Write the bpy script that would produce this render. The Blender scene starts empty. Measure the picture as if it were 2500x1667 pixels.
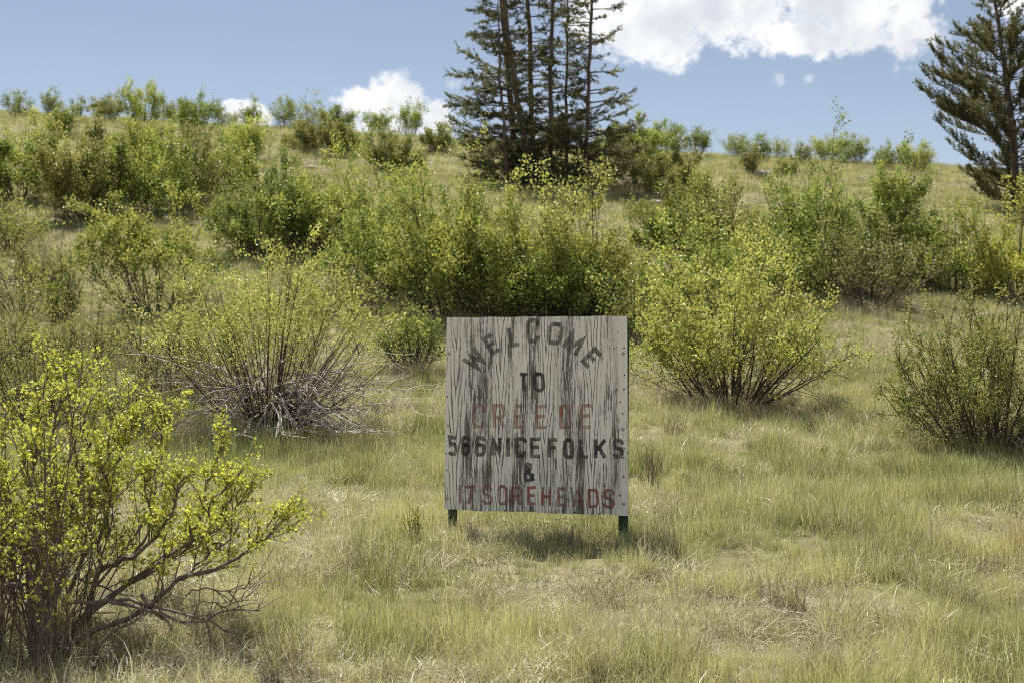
import bpy, math, random
import numpy as np

R = math.radians
scene = bpy.context.scene
C = scene.collection

# ------------------------------------------------------------------ camera, sky, sun, exposure
FPX, CX, CY = 3472.0, 1250.0, 833.5          # 50 mm lens, in pixels of the 2500 wide photograph
EYE = 1.243
cam_d = bpy.data.cameras.new('camera')
cam_d.lens = 50.0
cam_d.sensor_width = 36.0
cam_d.clip_start = 0.1
cam_d.clip_end = 3000.0
cam_d.dof.use_dof = True
cam_d.dof.focus_distance = 9.2
cam_d.dof.aperture_fstop = 5.0
cam = bpy.data.objects.new('camera', cam_d)
cam.location = (0, 0, EYE)
cam.rotation_euler = (R(90), 0, 0)
C.objects.link(cam)
scene.camera = cam

SUN_EL, SUN_AZ = 58.0, -20.0                  # azimuth from +Y, positive to the right
scene.view_settings.view_transform = 'Standard'
scene.view_settings.look = 'None'
scene.view_settings.gamma = 1.0
scene.view_settings.exposure = 1.29
scene.cycles.max_bounces = 5
scene.cycles.diffuse_bounces = 2
scene.cycles.glossy_bounces = 2
scene.cycles.transmission_bounces = 4
scene.cycles.transparent_max_bounces = 8
scene.cycles.use_denoising = False
scene.cycles.filter_width = 1.05
scene.cycles.sample_clamp_indirect = 6.0


class NT:
    """small helper to write node trees"""
    def __init__(s, tree):
        s.t = tree
        s.n = tree.nodes
        s.l = tree.links

    def new(s, typ, **kw):
        n = s.n.new(typ)
        for k, v in kw.items():
            setattr(n, k, v)
        return n

    def put(s, sock, v):
        if hasattr(v, 'is_linked') or isinstance(v, bpy.types.NodeSocket):
            s.l.new(v, sock)
        elif v is not None:
            sock.default_value = v

    def m(s, op, a, b=None, c=None, clamp=False):
        n = s.new('ShaderNodeMath', operation=op, use_clamp=clamp)
        for i, v in enumerate((a, b, c)):
            if v is not None:
                s.put(n.inputs[i], v)
        return n.outputs[0]

    def step(s, v, lo, hi, a=0.0, b=1.0):
        n = s.new('ShaderNodeMapRange', interpolation_type='SMOOTHSTEP')
        s.put(n.inputs[0], v)
        for i, x in enumerate((lo, hi, a, b)):
            s.put(n.inputs[i + 1], x)
        return n.outputs[0]

    def vec(s, x, y, z):
        n = s.new('ShaderNodeCombineXYZ')
        for i, v in enumerate((x, y, z)):
            s.put(n.inputs[i], v)
        return n.outputs[0]

    def sep(s, v):
        n = s.new('ShaderNodeSeparateXYZ')
        s.put(n.inputs[0], v)
        return n.outputs

    def noise(s, v, scale=1.0, detail=2.0, rough=0.5, dist=0.0):
        n = s.new('ShaderNodeTexNoise')
        s.put(n.inputs['Vector'], v)
        n.inputs['Scale'].default_value = scale
        n.inputs['Detail'].default_value = detail
        n.inputs['Roughness'].default_value = rough
        n.inputs['Distortion'].default_value = dist
        return n.outputs['Fac']

    def mix(s, f, a, b, mode='MIX'):
        n = s.new('ShaderNodeMix', data_type='RGBA', blend_type=mode)
        s.put(n.inputs[0], f)
        for i, v in ((6, a), (7, b)):
            if isinstance(v, (tuple, list)) and len(v) == 3:
                v = (*v, 1.0)
            s.put(n.inputs[i], v)
        return n.outputs[2]

    def ramp(s, f, stops):
        n = s.new('ShaderNodeValToRGB')
        s.put(n.inputs[0], f)
        e = n.color_ramp.elements
        while len(e) < len(stops):
            e.new(0.5)
        for k, (p, c) in enumerate(stops):
            e[k].position = p
            e[k].color = (*c, 1.0)
        return n.outputs[0]


def make_world():
    w = bpy.data.worlds.new('World')
    scene.world = w
    w.use_nodes = True
    t = NT(w.node_tree)
    t.n.clear()
    sky = t.new('ShaderNodeTexSky', sky_type='NISHITA')
    sky.sun_disc = False
    sky.sun_elevation = R(SUN_EL)
    sky.sun_rotation = R(SUN_AZ)
    sky.altitude = 2600.0
    sky.air_density = 1.0
    sky.dust_density = 0.35
    sky.ozone_density = 1.6
    tc = t.new('ShaderNodeTexCoord')
    d = tc.outputs['Generated']
    x, y, z = t.sep(d)
    ys = t.m('MAXIMUM', y, 0.05)
    px = t.m('MULTIPLY_ADD', t.m('DIVIDE', x, ys), FPX, CX)
    py = t.m('MULTIPLY_ADD', t.m('DIVIDE', z, ys), -FPX, CY)
    wob = t.noise(d, 38.0, 9.0, 0.60, 0.3)
    fine = t.noise(d, 150.0, 6.0, 0.6)
    nz = t.m('ADD', t.m('MULTIPLY', t.m('SUBTRACT', wob, 0.5), 2.1),
             t.m('MULTIPLY', t.m('SUBTRACT', fine, 0.5), 0.75))

    def blobs(lst):
        out = None
        for (cx, cy, a, b) in lst:
            ex = t.m('DIVIDE', t.m('SUBTRACT', px, cx), a)
            ey = t.m('DIVIDE', t.m('SUBTRACT', py, cy), b)
            v = t.m('SUBTRACT', 1.0, t.m('ADD', t.m('MULTIPLY', ex, ex), t.m('MULTIPLY', ey, ey)))
            out = v if out is None else t.m('MAXIMUM', out, v)
        return t.m('MAXIMUM', out, -3.0)
    big = blobs([(1560, 30, 230, 140), (1800, -40, 300, 165), (2080, 10, 250, 140), (2220, 75, 115, 85),
                 (1610, 100, 120, 85), (1960, 90, 150, 62), (1850, -420, 800, 430), (2475, -15, 75, 70)])
    small = blobs([(965, 255, 95, 82), (1045, 300, 70, 62), (875, 250, 62, 42), (960, 340, 170, 70),
                   (600, 288, 66, 44), (575, 262, 40, 20)])
    wisp = blobs([(1899, 198, 26, 30), (1972, 194, 22, 14), (2225, 168, 50, 18), (815, 240, 30, 30), (1120, 200, 40, 20)])
    front = t.step(y, 0.2, 0.4)
    f_all = t.m('MAXIMUM', big, small)
    dens = t.step(t.m('ADD', f_all, t.m('MULTIPLY', nz, 1.25)), 0.0, 0.7)
    thin = t.m('MULTIPLY', t.step(t.m('ADD', wisp, t.m('MULTIPLY', nz, 3.4)), 0.2, 2.4), 0.8)
    dens = t.m('MULTIPLY', t.m('MAXIMUM', dens, thin), front)
    # scattered clouds carry on over the unseen sky, cover raised for fill light
    zz = t.m('ADD', t.m('MAXIMUM', z, 0.0), 0.16)
    pl = t.vec(t.m('DIVIDE', x, zz), t.m('DIVIDE', y, zz), 0.0)
    cov = t.noise(pl, 0.9, 8.0, 0.58)
    other = t.step(cov, 0.48, 0.60)
    inwin = t.m('MULTIPLY', t.step(y, 0.78, 0.90), t.m('SUBTRACT', 1.0, t.step(z, 0.27, 0.36)))
    other = t.m('MULTIPLY', other, t.m('SUBTRACT', 1.0, inwin))
    other = t.m('MULTIPLY', other, t.step(z, 0.0, 0.08))
    cloud = t.m('MAXIMUM', dens, other)
    # cloud body: sun-bright edges, thicker middles greyer
    body = t.noise(d, 17.0, 4.0, 0.55)
    thick = t.m('MULTIPLY', t.step(t.m('ADD', f_all, t.m('MULTIPLY', nz, 0.5)), 0.0, 0.9), t.step(body, 0.34, 0.60))
    low = t.step(py, 262, 345)
    thick = t.m('MAXIMUM', thick, t.m('MULTIPLY', low, 0.55))
    col = t.mix(thick, (6.0, 6.05, 6.1), (4.15, 4.3, 4.55))
    skyc = t.mix(1.0, t.mix(0.12, sky.outputs[0], (4.4, 5.2, 6.8)), (.78, .655, .565), 'MULTIPLY')
    res = t.mix(cloud, skyc, col)
    bg = t.new('ShaderNodeBackground')
    t.put(bg.inputs[0], res)
    bg.inputs[1].default_value = 0.072
    o = t.new('ShaderNodeOutputWorld')
    t.l.new(bg.outputs[0], o.inputs[0])
    w.cycles.sampling_method = 'MANUAL'
    w.cycles.sample_map_resolution = 1024


make_world()
sun_d = bpy.data.lights.new('sun', 'SUN')
sun_d.energy = 5.0
sun_d.angle = R(0.53)
sun_d.color = (1.0, 0.955, 0.87)
sun = bpy.data.objects.new('sun', sun_d)
sun.rotation_euler = (R(SUN_EL - 90), 0, -R(SUN_AZ))   # lamp shines along its -Z
C.objects.link(sun)

# ------------------------------------------------------------------ helpers


def tag(o, label=None, cat=None, group=None, kind=None):
    for k, v in (('label', label), ('category', cat), ('group', group), ('kind', kind)):
        if v:
            o[k] = v
    return o


def make_mesh(name, V, faces, mats=(), attrs=None, smooth=False, mat_index=None):
    """faces: list of int arrays (n,k)"""
    me = bpy.data.meshes.new(name)
    V = np.ascontiguousarray(V, dtype=np.float32)
    faces = [np.asarray(f, dtype=np.int32) for f in faces if len(f)]
    me.vertices.add(len(V))
    me.vertices.foreach_set('co', V.ravel())
    tot = np.concatenate([np.full(len(f), f.shape[1], np.int32) for f in faces])
    loops = np.concatenate([f.ravel() for f in faces])
    start = np.concatenate([[0], np.cumsum(tot)[:-1]]).astype(np.int32)
    me.loops.add(len(loops))
    me.loops.foreach_set('vertex_index', loops)
    me.polygons.add(len(tot))
    me.polygons.foreach_set('loop_start', start)
    me.polygons.foreach_set('loop_total', tot)
    me.polygons.foreach_set('use_smooth', np.full(len(tot), smooth))
    for m in mats:
        me.materials.append(m)
    if mat_index is not None:
        me.polygons.foreach_set('material_index', np.asarray(mat_index, np.int32))
    for k, a in (attrs or {}).items():
        dom = 'FACE' if len(a) == len(tot) else 'POINT'
        at = me.attributes.new(k, 'FLOAT', dom)
        at.data.foreach_set('value', np.asarray(a, np.float32))
    me.update(calc_edges=True)
    return me


def obj(name, me, parent=None, loc=None):
    o = bpy.data.objects.new(name, me)
    if name in ('branchwork', 'dead_branchwork', 'stalk'):
        o['kind'] = 'stuff'          # twigs too fine to pick apart
    C.objects.link(o)
    if parent is not None:
        o.parent = parent
    if loc is not None:
        o.location = loc
    return o


def empty(name, loc, rz=0.0):
    o = bpy.data.objects.new(name, None)
    o.empty_display_size = 0.2
    o.location = loc
    o.rotation_euler = (0, 0, rz)
    C.objects.link(o)
    return o


def unit(a):
    return a / np.maximum(np.linalg.norm(a, axis=-1, keepdims=True), 1e-9)


def tubes(P, rad, S=3):
    """P (N,K,3) polylines, rad (N,K) -> verts, quads"""
    N, K, _ = P.shape
    T = np.empty_like(P)
    T[:, 1:-1] = P[:, 2:] - P[:, :-2]
    T[:, 0] = P[:, 1] - P[:, 0]
    T[:, -1] = P[:, -1] - P[:, -2]
    T = unit(T)
    ref = np.where(np.abs(T[:, :1, 2:3]) > 0.85, np.array([1.0, 0.13, 0]), np.array([0.1, 0.2, 1.0]))
    A = unit(np.cross(T, np.broadcast_to(ref, T.shape)))
    B = np.cross(T, A)
    ang = np.arange(S) / S * 2 * np.pi
    ring = A[:, :, None, :] * np.cos(ang)[None, None, :, None] + B[:, :, None, :] * np.sin(ang)[None, None, :, None]
    V = (P[:, :, None, :] + ring * rad[:, :, None, None]).reshape(-1, 3)
    base = (np.arange(N)[:, None, None] * K + np.arange(K - 1)[None, :, None]) * S
    s0 = np.arange(S)[None, None, :]
    s1 = (np.arange(S)[None, None, :] + 1) % S
    Q = np.stack([base + s0, base + s1, base + S + s1, base + S + s0], -1).reshape(-1, 4)
    return V, Q


def join(parts):
    """list of (V, F) with the same face width"""
    off, Vs, Fs = 0, [], []
    for V, F in parts:
        Vs.append(V)
        Fs.append(F + off)
        off += len(V)
    return np.concatenate(Vs), np.concatenate(Fs)


_tab = np.random.default_rng(77).random((256, 256)).astype(np.float64)


def vnoise(x, y, s=1.0, seed=0):
    x = np.asarray(x, float) / s + seed * 17.31
    y = np.asarray(y, float) / s + seed * 9.77
    xi, yi = np.floor(x).astype(int), np.floor(y).astype(int)
    fx, fy = x - xi, y - yi
    fx, fy = fx * fx * (3 - 2 * fx), fy * fy * (3 - 2 * fy)
    g = lambda a, b: _tab[a & 255, b & 255]
    return ((g(xi, yi) * (1 - fx) + g(xi + 1, yi) * fx) * (1 - fy)
            + (g(xi, yi + 1) * (1 - fx) + g(xi + 1, yi + 1) * fx) * fy)


# hillside profile, metres from the camera -> height above the foot of the sign
_prof = np.array([(-60, -3.2), (-20, -1.5), (0, -0.42), (6, -0.15), (8.9, 0.0), (12.5, 0.27), (15.5, 0.58), (20, 1.3), (25, 2.3),
                  (32, 3.95), (40, 5.72), (50, 7.85), (60, 9.6), (70, 10.25), (85, 10.25), (110, 8.8), (150, 4), (260, -16)], float)
_gy = np.linspace(-60, 260, 3201)
_gz = np.interp(_gy, _prof[:, 0], _prof[:, 1])
_k = np.exp(-0.5 * (np.arange(-30, 31) / 12.0) ** 2)
_gz = np.convolve(np.pad(_gz, 30, 'edge'), _k / _k.sum(), 'valid')


def gh(x, y):
    x, y = np.asarray(x, float), np.asarray(y, float)
    z = np.interp(y, _gy, _gz)
    w = np.clip((y - 12) / 48, 0, 1)
    z = z - 0.067 * np.clip(x, -60, 60) * w
    z = z - 0.055 * np.exp(-(((x - .14) / .95) ** 2 + ((y - 8.75) / .55) ** 2))
    z = z + (vnoise(x, y, 7.0, 1) - 0.5) * 0.55 * np.clip((y - 13) / 14, 0, 1)
    z = z + (vnoise(x, y, 2.1, 2) - 0.5) * 0.14
    z = z + (vnoise(x, y, 0.62, 3) - 0.5) * 0.15
    z = z + (vnoise(x, y, 0.27, 4) - 0.5) * 0.05 * np.clip((30 - y) / 20, 0, 1)
    return z


def ray(px, py, d):
    return np.array([(px - CX) / FPX * d, d, EYE + (CY - py) / FPX * d])


def hit(px, py):
    d = np.arange(4.5, 75, 0.02)
    X = (px - CX) / FPX * d
    Z = EYE + (CY - py) / FPX * d
    below = Z <= gh(X, d)
    i = int(np.argmax(below)) if below.any() else int(np.argmax(gh(X, d) - Z))
    return np.array([X[i], d[i], gh(X[i], d[i])])


def pick(rng, n, lo, hi):
    return rng.uniform(lo, hi, n)


# ------------------------------------------------------------------ materials


def new_mat(name):
    m = bpy.data.materials.new(name)
    m.use_nodes = True
    t = NT(m.node_tree)
    t.n.clear()
    out = t.new('ShaderNodeOutputMaterial')
    return m, t, out


def leafy(name, stops, trans=0.45, rough=0.5, inst=False, tint_to=None, tint_amt=0.6, gain=1.25, spec=0.25):
    """thin leaf: colour varies from leaf to leaf, part of the light passes through"""
    m, t, out = new_mat(name)
    a = t.new('ShaderNodeAttribute', attribute_name='lv')
    c = t.ramp(a.outputs['Fac'], stops)
    if inst:
        b = t.new('ShaderNodeAttribute', attribute_name='tint', attribute_type='INSTANCER')
        c = t.mix(t.m('MULTIPLY', b.outputs['Fac'], tint_amt), c, tint_to)
    else:
        rnd = t.new('ShaderNodeObjectInfo').outputs['Random']
        hs = t.new('ShaderNodeHueSaturation')
        t.put(hs.inputs['Hue'], t.m('MULTIPLY_ADD', rnd, .020, .498))
        t.put(hs.inputs['Value'], t.m('MULTIPLY_ADD', t.m('FRACT', t.m('MULTIPLY', rnd, 7.3)), .28, .92))
        hs.inputs['Saturation'].default_value = .90
        t.put(hs.inputs['Color'], c)
        c = hs.outputs[0]
    p = t.new('ShaderNodeBsdfPrincipled')
    t.put(p.inputs['Base Color'], c)
    p.inputs['Roughness'].default_value = rough
    p.inputs['Specular IOR Level'].default_value = spec
    tr = t.new('ShaderNodeBsdfTranslucent')
    t.put(tr.inputs[0], t.mix(1.0, c, (gain, gain * 1.02, gain * 0.72), 'MULTIPLY'))
    mx = t.new('ShaderNodeMixShader')
    mx.inputs[0].default_value = trans
    t.l.new(p.outputs[0], mx.inputs[1])
    t.l.new(tr.outputs[0], mx.inputs[2])
    t.l.new(mx.outputs[0], out.inputs[0])
    return m


def rough_mat(name, stops, scale=8.0, stretch=(1, 1, 1), rough=0.8, bump=0.3, detail=5.0):
    m, t, out = new_mat(name)
    tc = t.new('ShaderNodeTexCoord')
    mp = t.new('ShaderNodeMapping')
    mp.inputs['Scale'].default_value = stretch
    t.l.new(tc.outputs['Object'], mp.inputs[0])
    n = t.noise(mp.outputs[0], scale, detail, 0.62)
    p = t.new('ShaderNodeBsdfPrincipled')
    t.put(p.inputs['Base Color'], t.ramp(n, stops))
    p.inputs['Roughness'].default_value = rough
    p.inputs['Specular IOR Level'].default_value = 0.25
    if bump:
        b = t.new('ShaderNodeBump')
        b.inputs['Strength'].default_value = bump
        b.inputs['Distance'].default_value = 0.01
        t.l.new(n, b.inputs['Height'])
        t.l.new(b.outputs[0], p.inputs['Normal'])
    t.l.new(p.outputs[0], out.inputs[0])
    return m


M = {}
M['fresh'] = leafy('leaf_fresh', [(0, (.13, .165, .022)), (.5, (.26, .285, .045)), (.93, (.39, .385, .075)), (1, (.47, .34, .09))], trans=.32, gain=1.38)
M['lemon'] = leafy('leaf_lemon', [(0, (.20, .225, .022)), (.5, (.42, .42, .045)), (.9, (.56, .53, .09)), (1, (.56, .46, .18))], trans=.32, gain=1.38)
M['deep'] = leafy('leaf_deep', [(0, (.10, .13, .02)), (.6, (.215, .24, .038)), (1, (.36, .365, .065))], trans=.32, gain=1.38)
M['olive'] = leafy('leaf_olive', [(0, (.12, .13, .03)), (.6, (.225, .225, .055)), (.93, (.33, .31, .085)), (1, (.42, .29, .10))], trans=.32, gain=1.38)
M['pale'] = leafy('leaf_pale', [(0, (.18, .195, .035)), (.6, (.33, .335, .07)), (.92, (.46, .43, .11)), (1, (.56, .37, .15))], trans=.32, gain=1.38)
M['gold'] = leafy('leaf_gold', [(0, (.22, .24, .03)), (.5, (.36, .355, .05)), (1, (.50, .43, .07))], trans=.32, gain=1.38)
M['needle'] = leafy('spruce_needle', [(0, (.075, .082, .036)), (.5, (.15, .148, .062)), (.88, (.24, .22, .095)), (1, (.29, .24, .12))],
                    trans=0.3, rough=0.55)
M['needle_up'] = leafy('bristly_needle', [(0, (.065, .070, .030)), (.5, (.125, .122, .050)), (1, (.22, .195, .08))], trans=0.3, rough=0.55)
M['bark'] = rough_mat('shrub_bark', [(.25, (.030, .023, .018)), (.55, (.075, .058, .046)), (.8, (.15, .12, .098))], 40, (1, 1, .3))
M['barkred'] = rough_mat('near_bark', [(.2, (.045, .036, .030)), (.5, (.11, .088, .072)), (.78, (.23, .19, .16))], 22, (1, 1, .5))
M['dead'] = rough_mat('bleached_wood', [(.25, (.10, .085, .07)), (.5, (.30, .27, .235)), (.75, (.58, .54, .49))], 30, (1, 1, .4))
M['deaddark'] = rough_mat('grey_dead_wood', [(.25, (.07, .055, .045)), (.55, (.17, .14, .115)), (.8, (.30, .26, .22))], 30, (1, 1, .4))
M['trunk'] = rough_mat('spruce_bark', [(.25, (.05, .039, .032)), (.55, (.12, .092, .075)), (.8, (.21, .17, .14))], 9, (1, 1, .35), bump=0.8)
M['twig'] = rough_mat('spruce_twig', [(.3, (.06, .047, .035)), (.7, (.14, .11, .08))], 12, bump=0)

GREEN = [(0, (.10, .12, .038)), (.5, (.255, .27, .115)), (.85, (.44, .435, .235)), (1, (.64, .61, .42))]
STRAW = [(0, (.21, .18, .12)), (.5, (.48, .435, .30)), (.85, (.66, .61, .46)), (1, (.78, .75, .62))]
M['grass'] = leafy('meadow_grass', GREEN, trans=0.35, inst=True, tint_to=(.48, .445, .25), tint_amt=0.9, gain=1.15, spec=0.5, rough=.45)
M['straw'] = leafy('dry_grass', STRAW, trans=0.25, inst=True, tint_to=(.30, .27, .17), tint_amt=0.6, gain=1.1, spec=0.45, rough=.5)
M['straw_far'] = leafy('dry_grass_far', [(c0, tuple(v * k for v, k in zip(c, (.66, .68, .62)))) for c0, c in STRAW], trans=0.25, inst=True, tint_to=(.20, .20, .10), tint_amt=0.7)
M['tussock'] = leafy('tussock_grass', [(0, (.13, .105, .065)), (.5, (.27, .23, .145)), (1, (.50, .44, .30))], trans=0.2)
M['forb'] = leafy('forb_brown', [(0, (.12, .075, .05)), (.6, (.22, .155, .11)), (1, (.32, .26, .19))], trans=0.15)


def ground_mat():
    m, t, out = new_mat('hill_soil')
    g = t.new('ShaderNodeNewGeometry')
    p3 = g.outputs['Position']
    a = t.noise(p3, 0.55, 5, .6)
    b = t.noise(p3, 7.0, 6, .68)
    c = t.noise(p3, 40.0, 4, .7)
    col = t.ramp(t.m('ADD', t.m('MULTIPLY', b, .65), t.m('MULTIPLY', c, .35)),
                 [(.30, (.05, .040, .026)), (.45, (.11, .092, .058)), (.58, (.19, .165, .10)), (.75, (.28, .25, .165))])
    grn = t.ramp(c, [(.3, (.085, .095, .03)), (.7, (.21, .21, .075))])
    col = t.mix(t.step(a, .42, .62, 0.1, .62), col, grn)
    p = t.new('ShaderNodeBsdfPrincipled')
    t.put(p.inputs['Base Color'], col)
    p.inputs['Roughness'].default_value = .95
    p.inputs['Specular IOR Level'].default_value = .1
    bp = t.new('ShaderNodeBump')
    bp.inputs['Strength'].default_value = .7
    bp.inputs['Distance'].default_value = .05
    t.l.new(b, bp.inputs['Height'])
    t.l.new(bp.outputs[0], p.inputs['Normal'])
    t.l.new(p.outputs[0], out.inputs[0])
    return m


# ------------------------------------------------------------------ the hillside
ys = np.concatenate([np.linspace(-60, 1.5, 18), np.linspace(2, 20, 130), np.linspace(20.3, 80, 120), np.linspace(82, 258, 26)])
xi = np.linspace(-12, 12, 171)
xo = 12 + np.cumsum(np.geomspace(.3, 11, 38))
xs = np.concatenate([-xo[::-1], xi, xo])
GX, GY = np.meshgrid(xs, ys)
GZ = gh(GX, GY)
nx, ny = len(xs), len(ys)
ii = (np.arange(ny - 1)[:, None] * nx + np.arange(nx - 1)[None, :]).ravel()
hill = obj('hillside_ground', make_mesh('hillside_ground', np.stack([GX, GY, GZ], -1).reshape(-1, 3),
           [np.stack([ii, ii + 1, ii + nx + 1, ii + nx], -1)], [ground_mat()], smooth=True))
tag(hill, 'sloping hillside of pale dry soil rising to a rounded crest', 'ground', kind='structure')

# ------------------------------------------------------------------ shrubs


def along(P, idx, t):
    K = P.shape[1]
    f = t * (K - 1)
    k = np.clip(np.floor(f).astype(int), 0, K - 2)
    w = (f - k)[:, None]
    a, b = P[idx, k], P[idx, k + 1]
    return a * (1 - w) + b * w, unit(b - a)


def grow(rng, P, idx, t, L, ang, up, K, wig, curl=0.0):
    pos, tan = along(P, idx, t)
    n = len(idx)
    r = rng.normal(size=(n, 3))
    r -= (r * tan).sum(-1, keepdims=True) * tan
    r = unit(r)
    a = rng.uniform(ang * .55, ang * 1.35, n)[:, None]
    d = tan * np.cos(a) + r * np.sin(a)
    d[:, 2] += up
    return march(rng, pos, unit(d), L, K, wig, curl)


def march(rng, pos, d, L, K, wig, curl):
    n = len(pos)
    out = np.empty((n, K, 3))
    out[:, 0] = pos
    st = (np.asarray(L) / (K - 1))[:, None]
    for k in range(1, K):
        d = d + rng.normal(size=(n, 3)) * wig
        d[:, 2] += curl
        d = unit(d)
        out[:, k] = out[:, k - 1] + d * st
    return out


def leaf_quads(rng, pos, d, size, bend=0.25, width=0.62):
    """one folded rhombic leaf per position"""
    n = len(pos)
    d = unit(d)
    r = rng.normal(size=(n, 3))
    s = unit(np.cross(d, r))
    nn = np.cross(s, d)
    L = size[:, None]
    base = pos
    mid = pos + d * L * .52 + nn * L * bend * .3
    tip = pos + d * L + nn * L * bend * rng.uniform(-.6, .6, n)[:, None]
    l = mid + s * L * width * .5 + nn * L * bend * .5
    q = mid - s * L * width * .5 + nn * L * bend * .5
    V = np.stack([base, l, tip, q], 1).reshape(-1, 3)
    F = np.arange(n * 4).reshape(n, 4)
    return V, F


def shrub_geo(seed, H, Rd, nstem=34, tilt=74, leaf=.022, nleaf=9000, low=.03, wig=.07, curl=.035, bare=0.0, nsub=7, ntw=4,
              ndead=0, lean=(0, 0), dead_r=.8, dead_up=(.03, .14), dead_el=(4, 56), dead_curl=-.10, dead_front=0.0, dead_len=(.45, 1.25), stem_r=.011, spread=None, clump=4, rag=.16):
    """returns main stems, finer branches, leaves (V, F, lv), dead branches"""
    rng = np.random.default_rng(seed)
    if spread is None:
        spread = rng.uniform(.15, .45)
    phi = (np.arange(nstem) + rng.random(nstem)) / nstem * 2 * np.pi * 2.618
    s = np.sqrt((np.arange(nstem) + .5) / nstem)
    th = R(tilt) * s * rng.uniform(.55, 1.15, nstem)
    env = 1 / np.sqrt((np.sin(th) / (Rd * 1.12)) ** 2 + (np.cos(th) / H) ** 2)
    lob = 1 + rag * np.sin(phi * 2 + rng.random() * 6) * np.sin(phi * 3 + rng.random() * 6)
    L = env * rng.uniform(.70, 1.0, nstem) * lob
    pos = np.stack([np.cos(phi) * Rd * spread * s, np.sin(phi) * Rd * spread * s, np.full(nstem, -.06)], -1)
    d = np.stack([np.cos(phi) * np.sin(th), np.sin(phi) * np.sin(th), np.cos(th)], -1)
    d[:, 0] += lean[0]
    d[:, 1] += lean[1]
    A = march(rng, pos, unit(d), L, 9, wig, curl)
    idx = np.repeat(np.arange(nstem), nsub)
    t = rng.uniform(.07, .97, len(idx))
    LB = (L[idx] * (.40 - .22 * t)) * rng.uniform(.6, 1.25, len(idx))
    B = grow(rng, A, idx, t, LB * 1.08, R(54), .10, 3, .10, .08)
    rA = stem_r * (H / 1.7) ** .6 * rng.uniform(.6, 1.3, nstem)
    radA = rA[:, None] * np.linspace(1, .28, 9)[None]
    radB = (rA[idx] * .42)[:, None] * np.linspace(1, .4, 3)[None]
    idc = np.repeat(np.arange(len(B)), ntw)
    tc = rng.uniform(.2, 1.0, len(idc))
    LC = np.clip(LB[idc] * rng.uniform(.25, .6, len(idc)), .05, .4)
    Cc = grow(rng, B, idc, tc, LC, R(42), .15, 2, .12, .05)
    radC = (rA[idx][idc] * .22)[:, None] * np.linspace(1, .5, 2)[None]
    # leaves sit in small bunches along the finer branches and stem ends
    nb = max(10, nleaf // clump)
    w = rng.random(nb)
    pb = np.empty((nb, 3))
    tb = np.empty((nb, 3))
    nC, nB = int(nb * .60), int(nb * .28)
    sh = {}
    if bare:
        keepC = np.where(rng.random(len(Cc)) > bare)[0]
    else:
        keepC = np.arange(len(Cc))
    zc = Cc[keepC, 0, 2] / H
    pc = np.clip((zc - low) / .20, .04, 1) * rng.uniform(.3, 1, len(keepC))
    ic = rng.choice(keepC, nC, p=pc / pc.sum())
    pb[:nC], tb[:nC] = along(Cc, ic, rng.uniform(.1, 1, nC))
    zb = B[:, 1, 2] / H
    pbw = np.clip((zb - low) / .20, .04, 1)
    ib = rng.choice(len(B), nB, p=pbw / pbw.sum())
    pb[nC:nC + nB], tb[nC:nC + nB] = along(B, ib, rng.uniform(.3, 1, nB))
    rest = nb - nC - nB
    ia = rng.integers(0, nstem, rest)
    pb[nC + nB:], tb[nC + nB:] = along(A, ia, rng.uniform(.62, 1, rest))
    P = np.repeat(pb, clump, 0) + rng.normal(size=(nb * clump, 3)) * leaf * .8
    D = np.repeat(tb, clump, 0) * .5 + rng.normal(size=(nb * clump, 3)) * .75
    D[:, 2] += .35
    sz = leaf * rng.uniform(.45, 1.3, nb * clump)
    so = rng.normal(0, .16, nstem)
    own = np.concatenate([so[idx[idc[ic]]], so[idx[ib]], so[ia]])
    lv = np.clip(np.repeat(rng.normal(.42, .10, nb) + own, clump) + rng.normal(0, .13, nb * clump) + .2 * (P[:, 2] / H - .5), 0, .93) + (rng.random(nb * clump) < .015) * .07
    ez, er = np.percentile(P[:, 2], 98.5), np.percentile(np.abs(P[:, 0] - P[:, 0].mean()), 95)
    k3 = np.array([Rd / er, Rd / er, H / ez])
    A, B, Cc, P = A * k3, B * k3, Cc * k3, P * k3
    LV, LF = leaf_quads(rng, P, D, sz)
    dead = None
    if ndead:
        ph = np.where(rng.random(ndead) < dead_front, rng.normal(-1.1, .95, ndead), rng.uniform(0, 2 * np.pi, ndead))
        el = rng.uniform(R(dead_el[0]), R(dead_el[1]), ndead)
        dd = np.stack([np.cos(ph) * np.cos(el), np.sin(ph) * np.cos(el), np.sin(el)], -1)
        Ld = Rd * rng.uniform(dead_len[0], dead_len[1], ndead)
        p0 = np.stack([np.cos(ph) * Rd * .1, np.sin(ph) * Rd * .1, rng.uniform(dead_up[0], dead_up[1], ndead)], -1)
        Dm = march(rng, p0, dd, Ld, 9, .11, dead_curl)
        Dm[:, :, 2] = np.maximum(Dm[:, :, 2], .02)
        di = np.repeat(np.arange(ndead), 6)
        dt = rng.uniform(.3, .98, len(di))
        Dt = grow(rng, Dm, di, dt, Ld[di] * rng.uniform(.08, .38, len(di)), R(40), -.05, 5, .22, -.06)
        Dt[:, :, 2] = np.maximum(Dt[:, :, 2], .01)
        dead = join([tubes(Dm, (rA.mean() * dead_r * rng.uniform(.5, 1.05, ndead))[:, None] * np.linspace(1, .3, 9)[None], 4),
                     tubes(Dt, np.full((len(Dt), 1), rA.mean() * dead_r * .42) * np.linspace(1, .4, 5)[None], 3)])
    half = rng.random(len(Cc)) < .45
    fineb = join([tubes(B, radB, 3), tubes(Cc[half], radC[half], 3)])
    return (A, radA), fineb, (LV, LF, lv), dead


SHRUB_TRIS = [0]
CR = 'shrubs along the hill crest'


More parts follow.
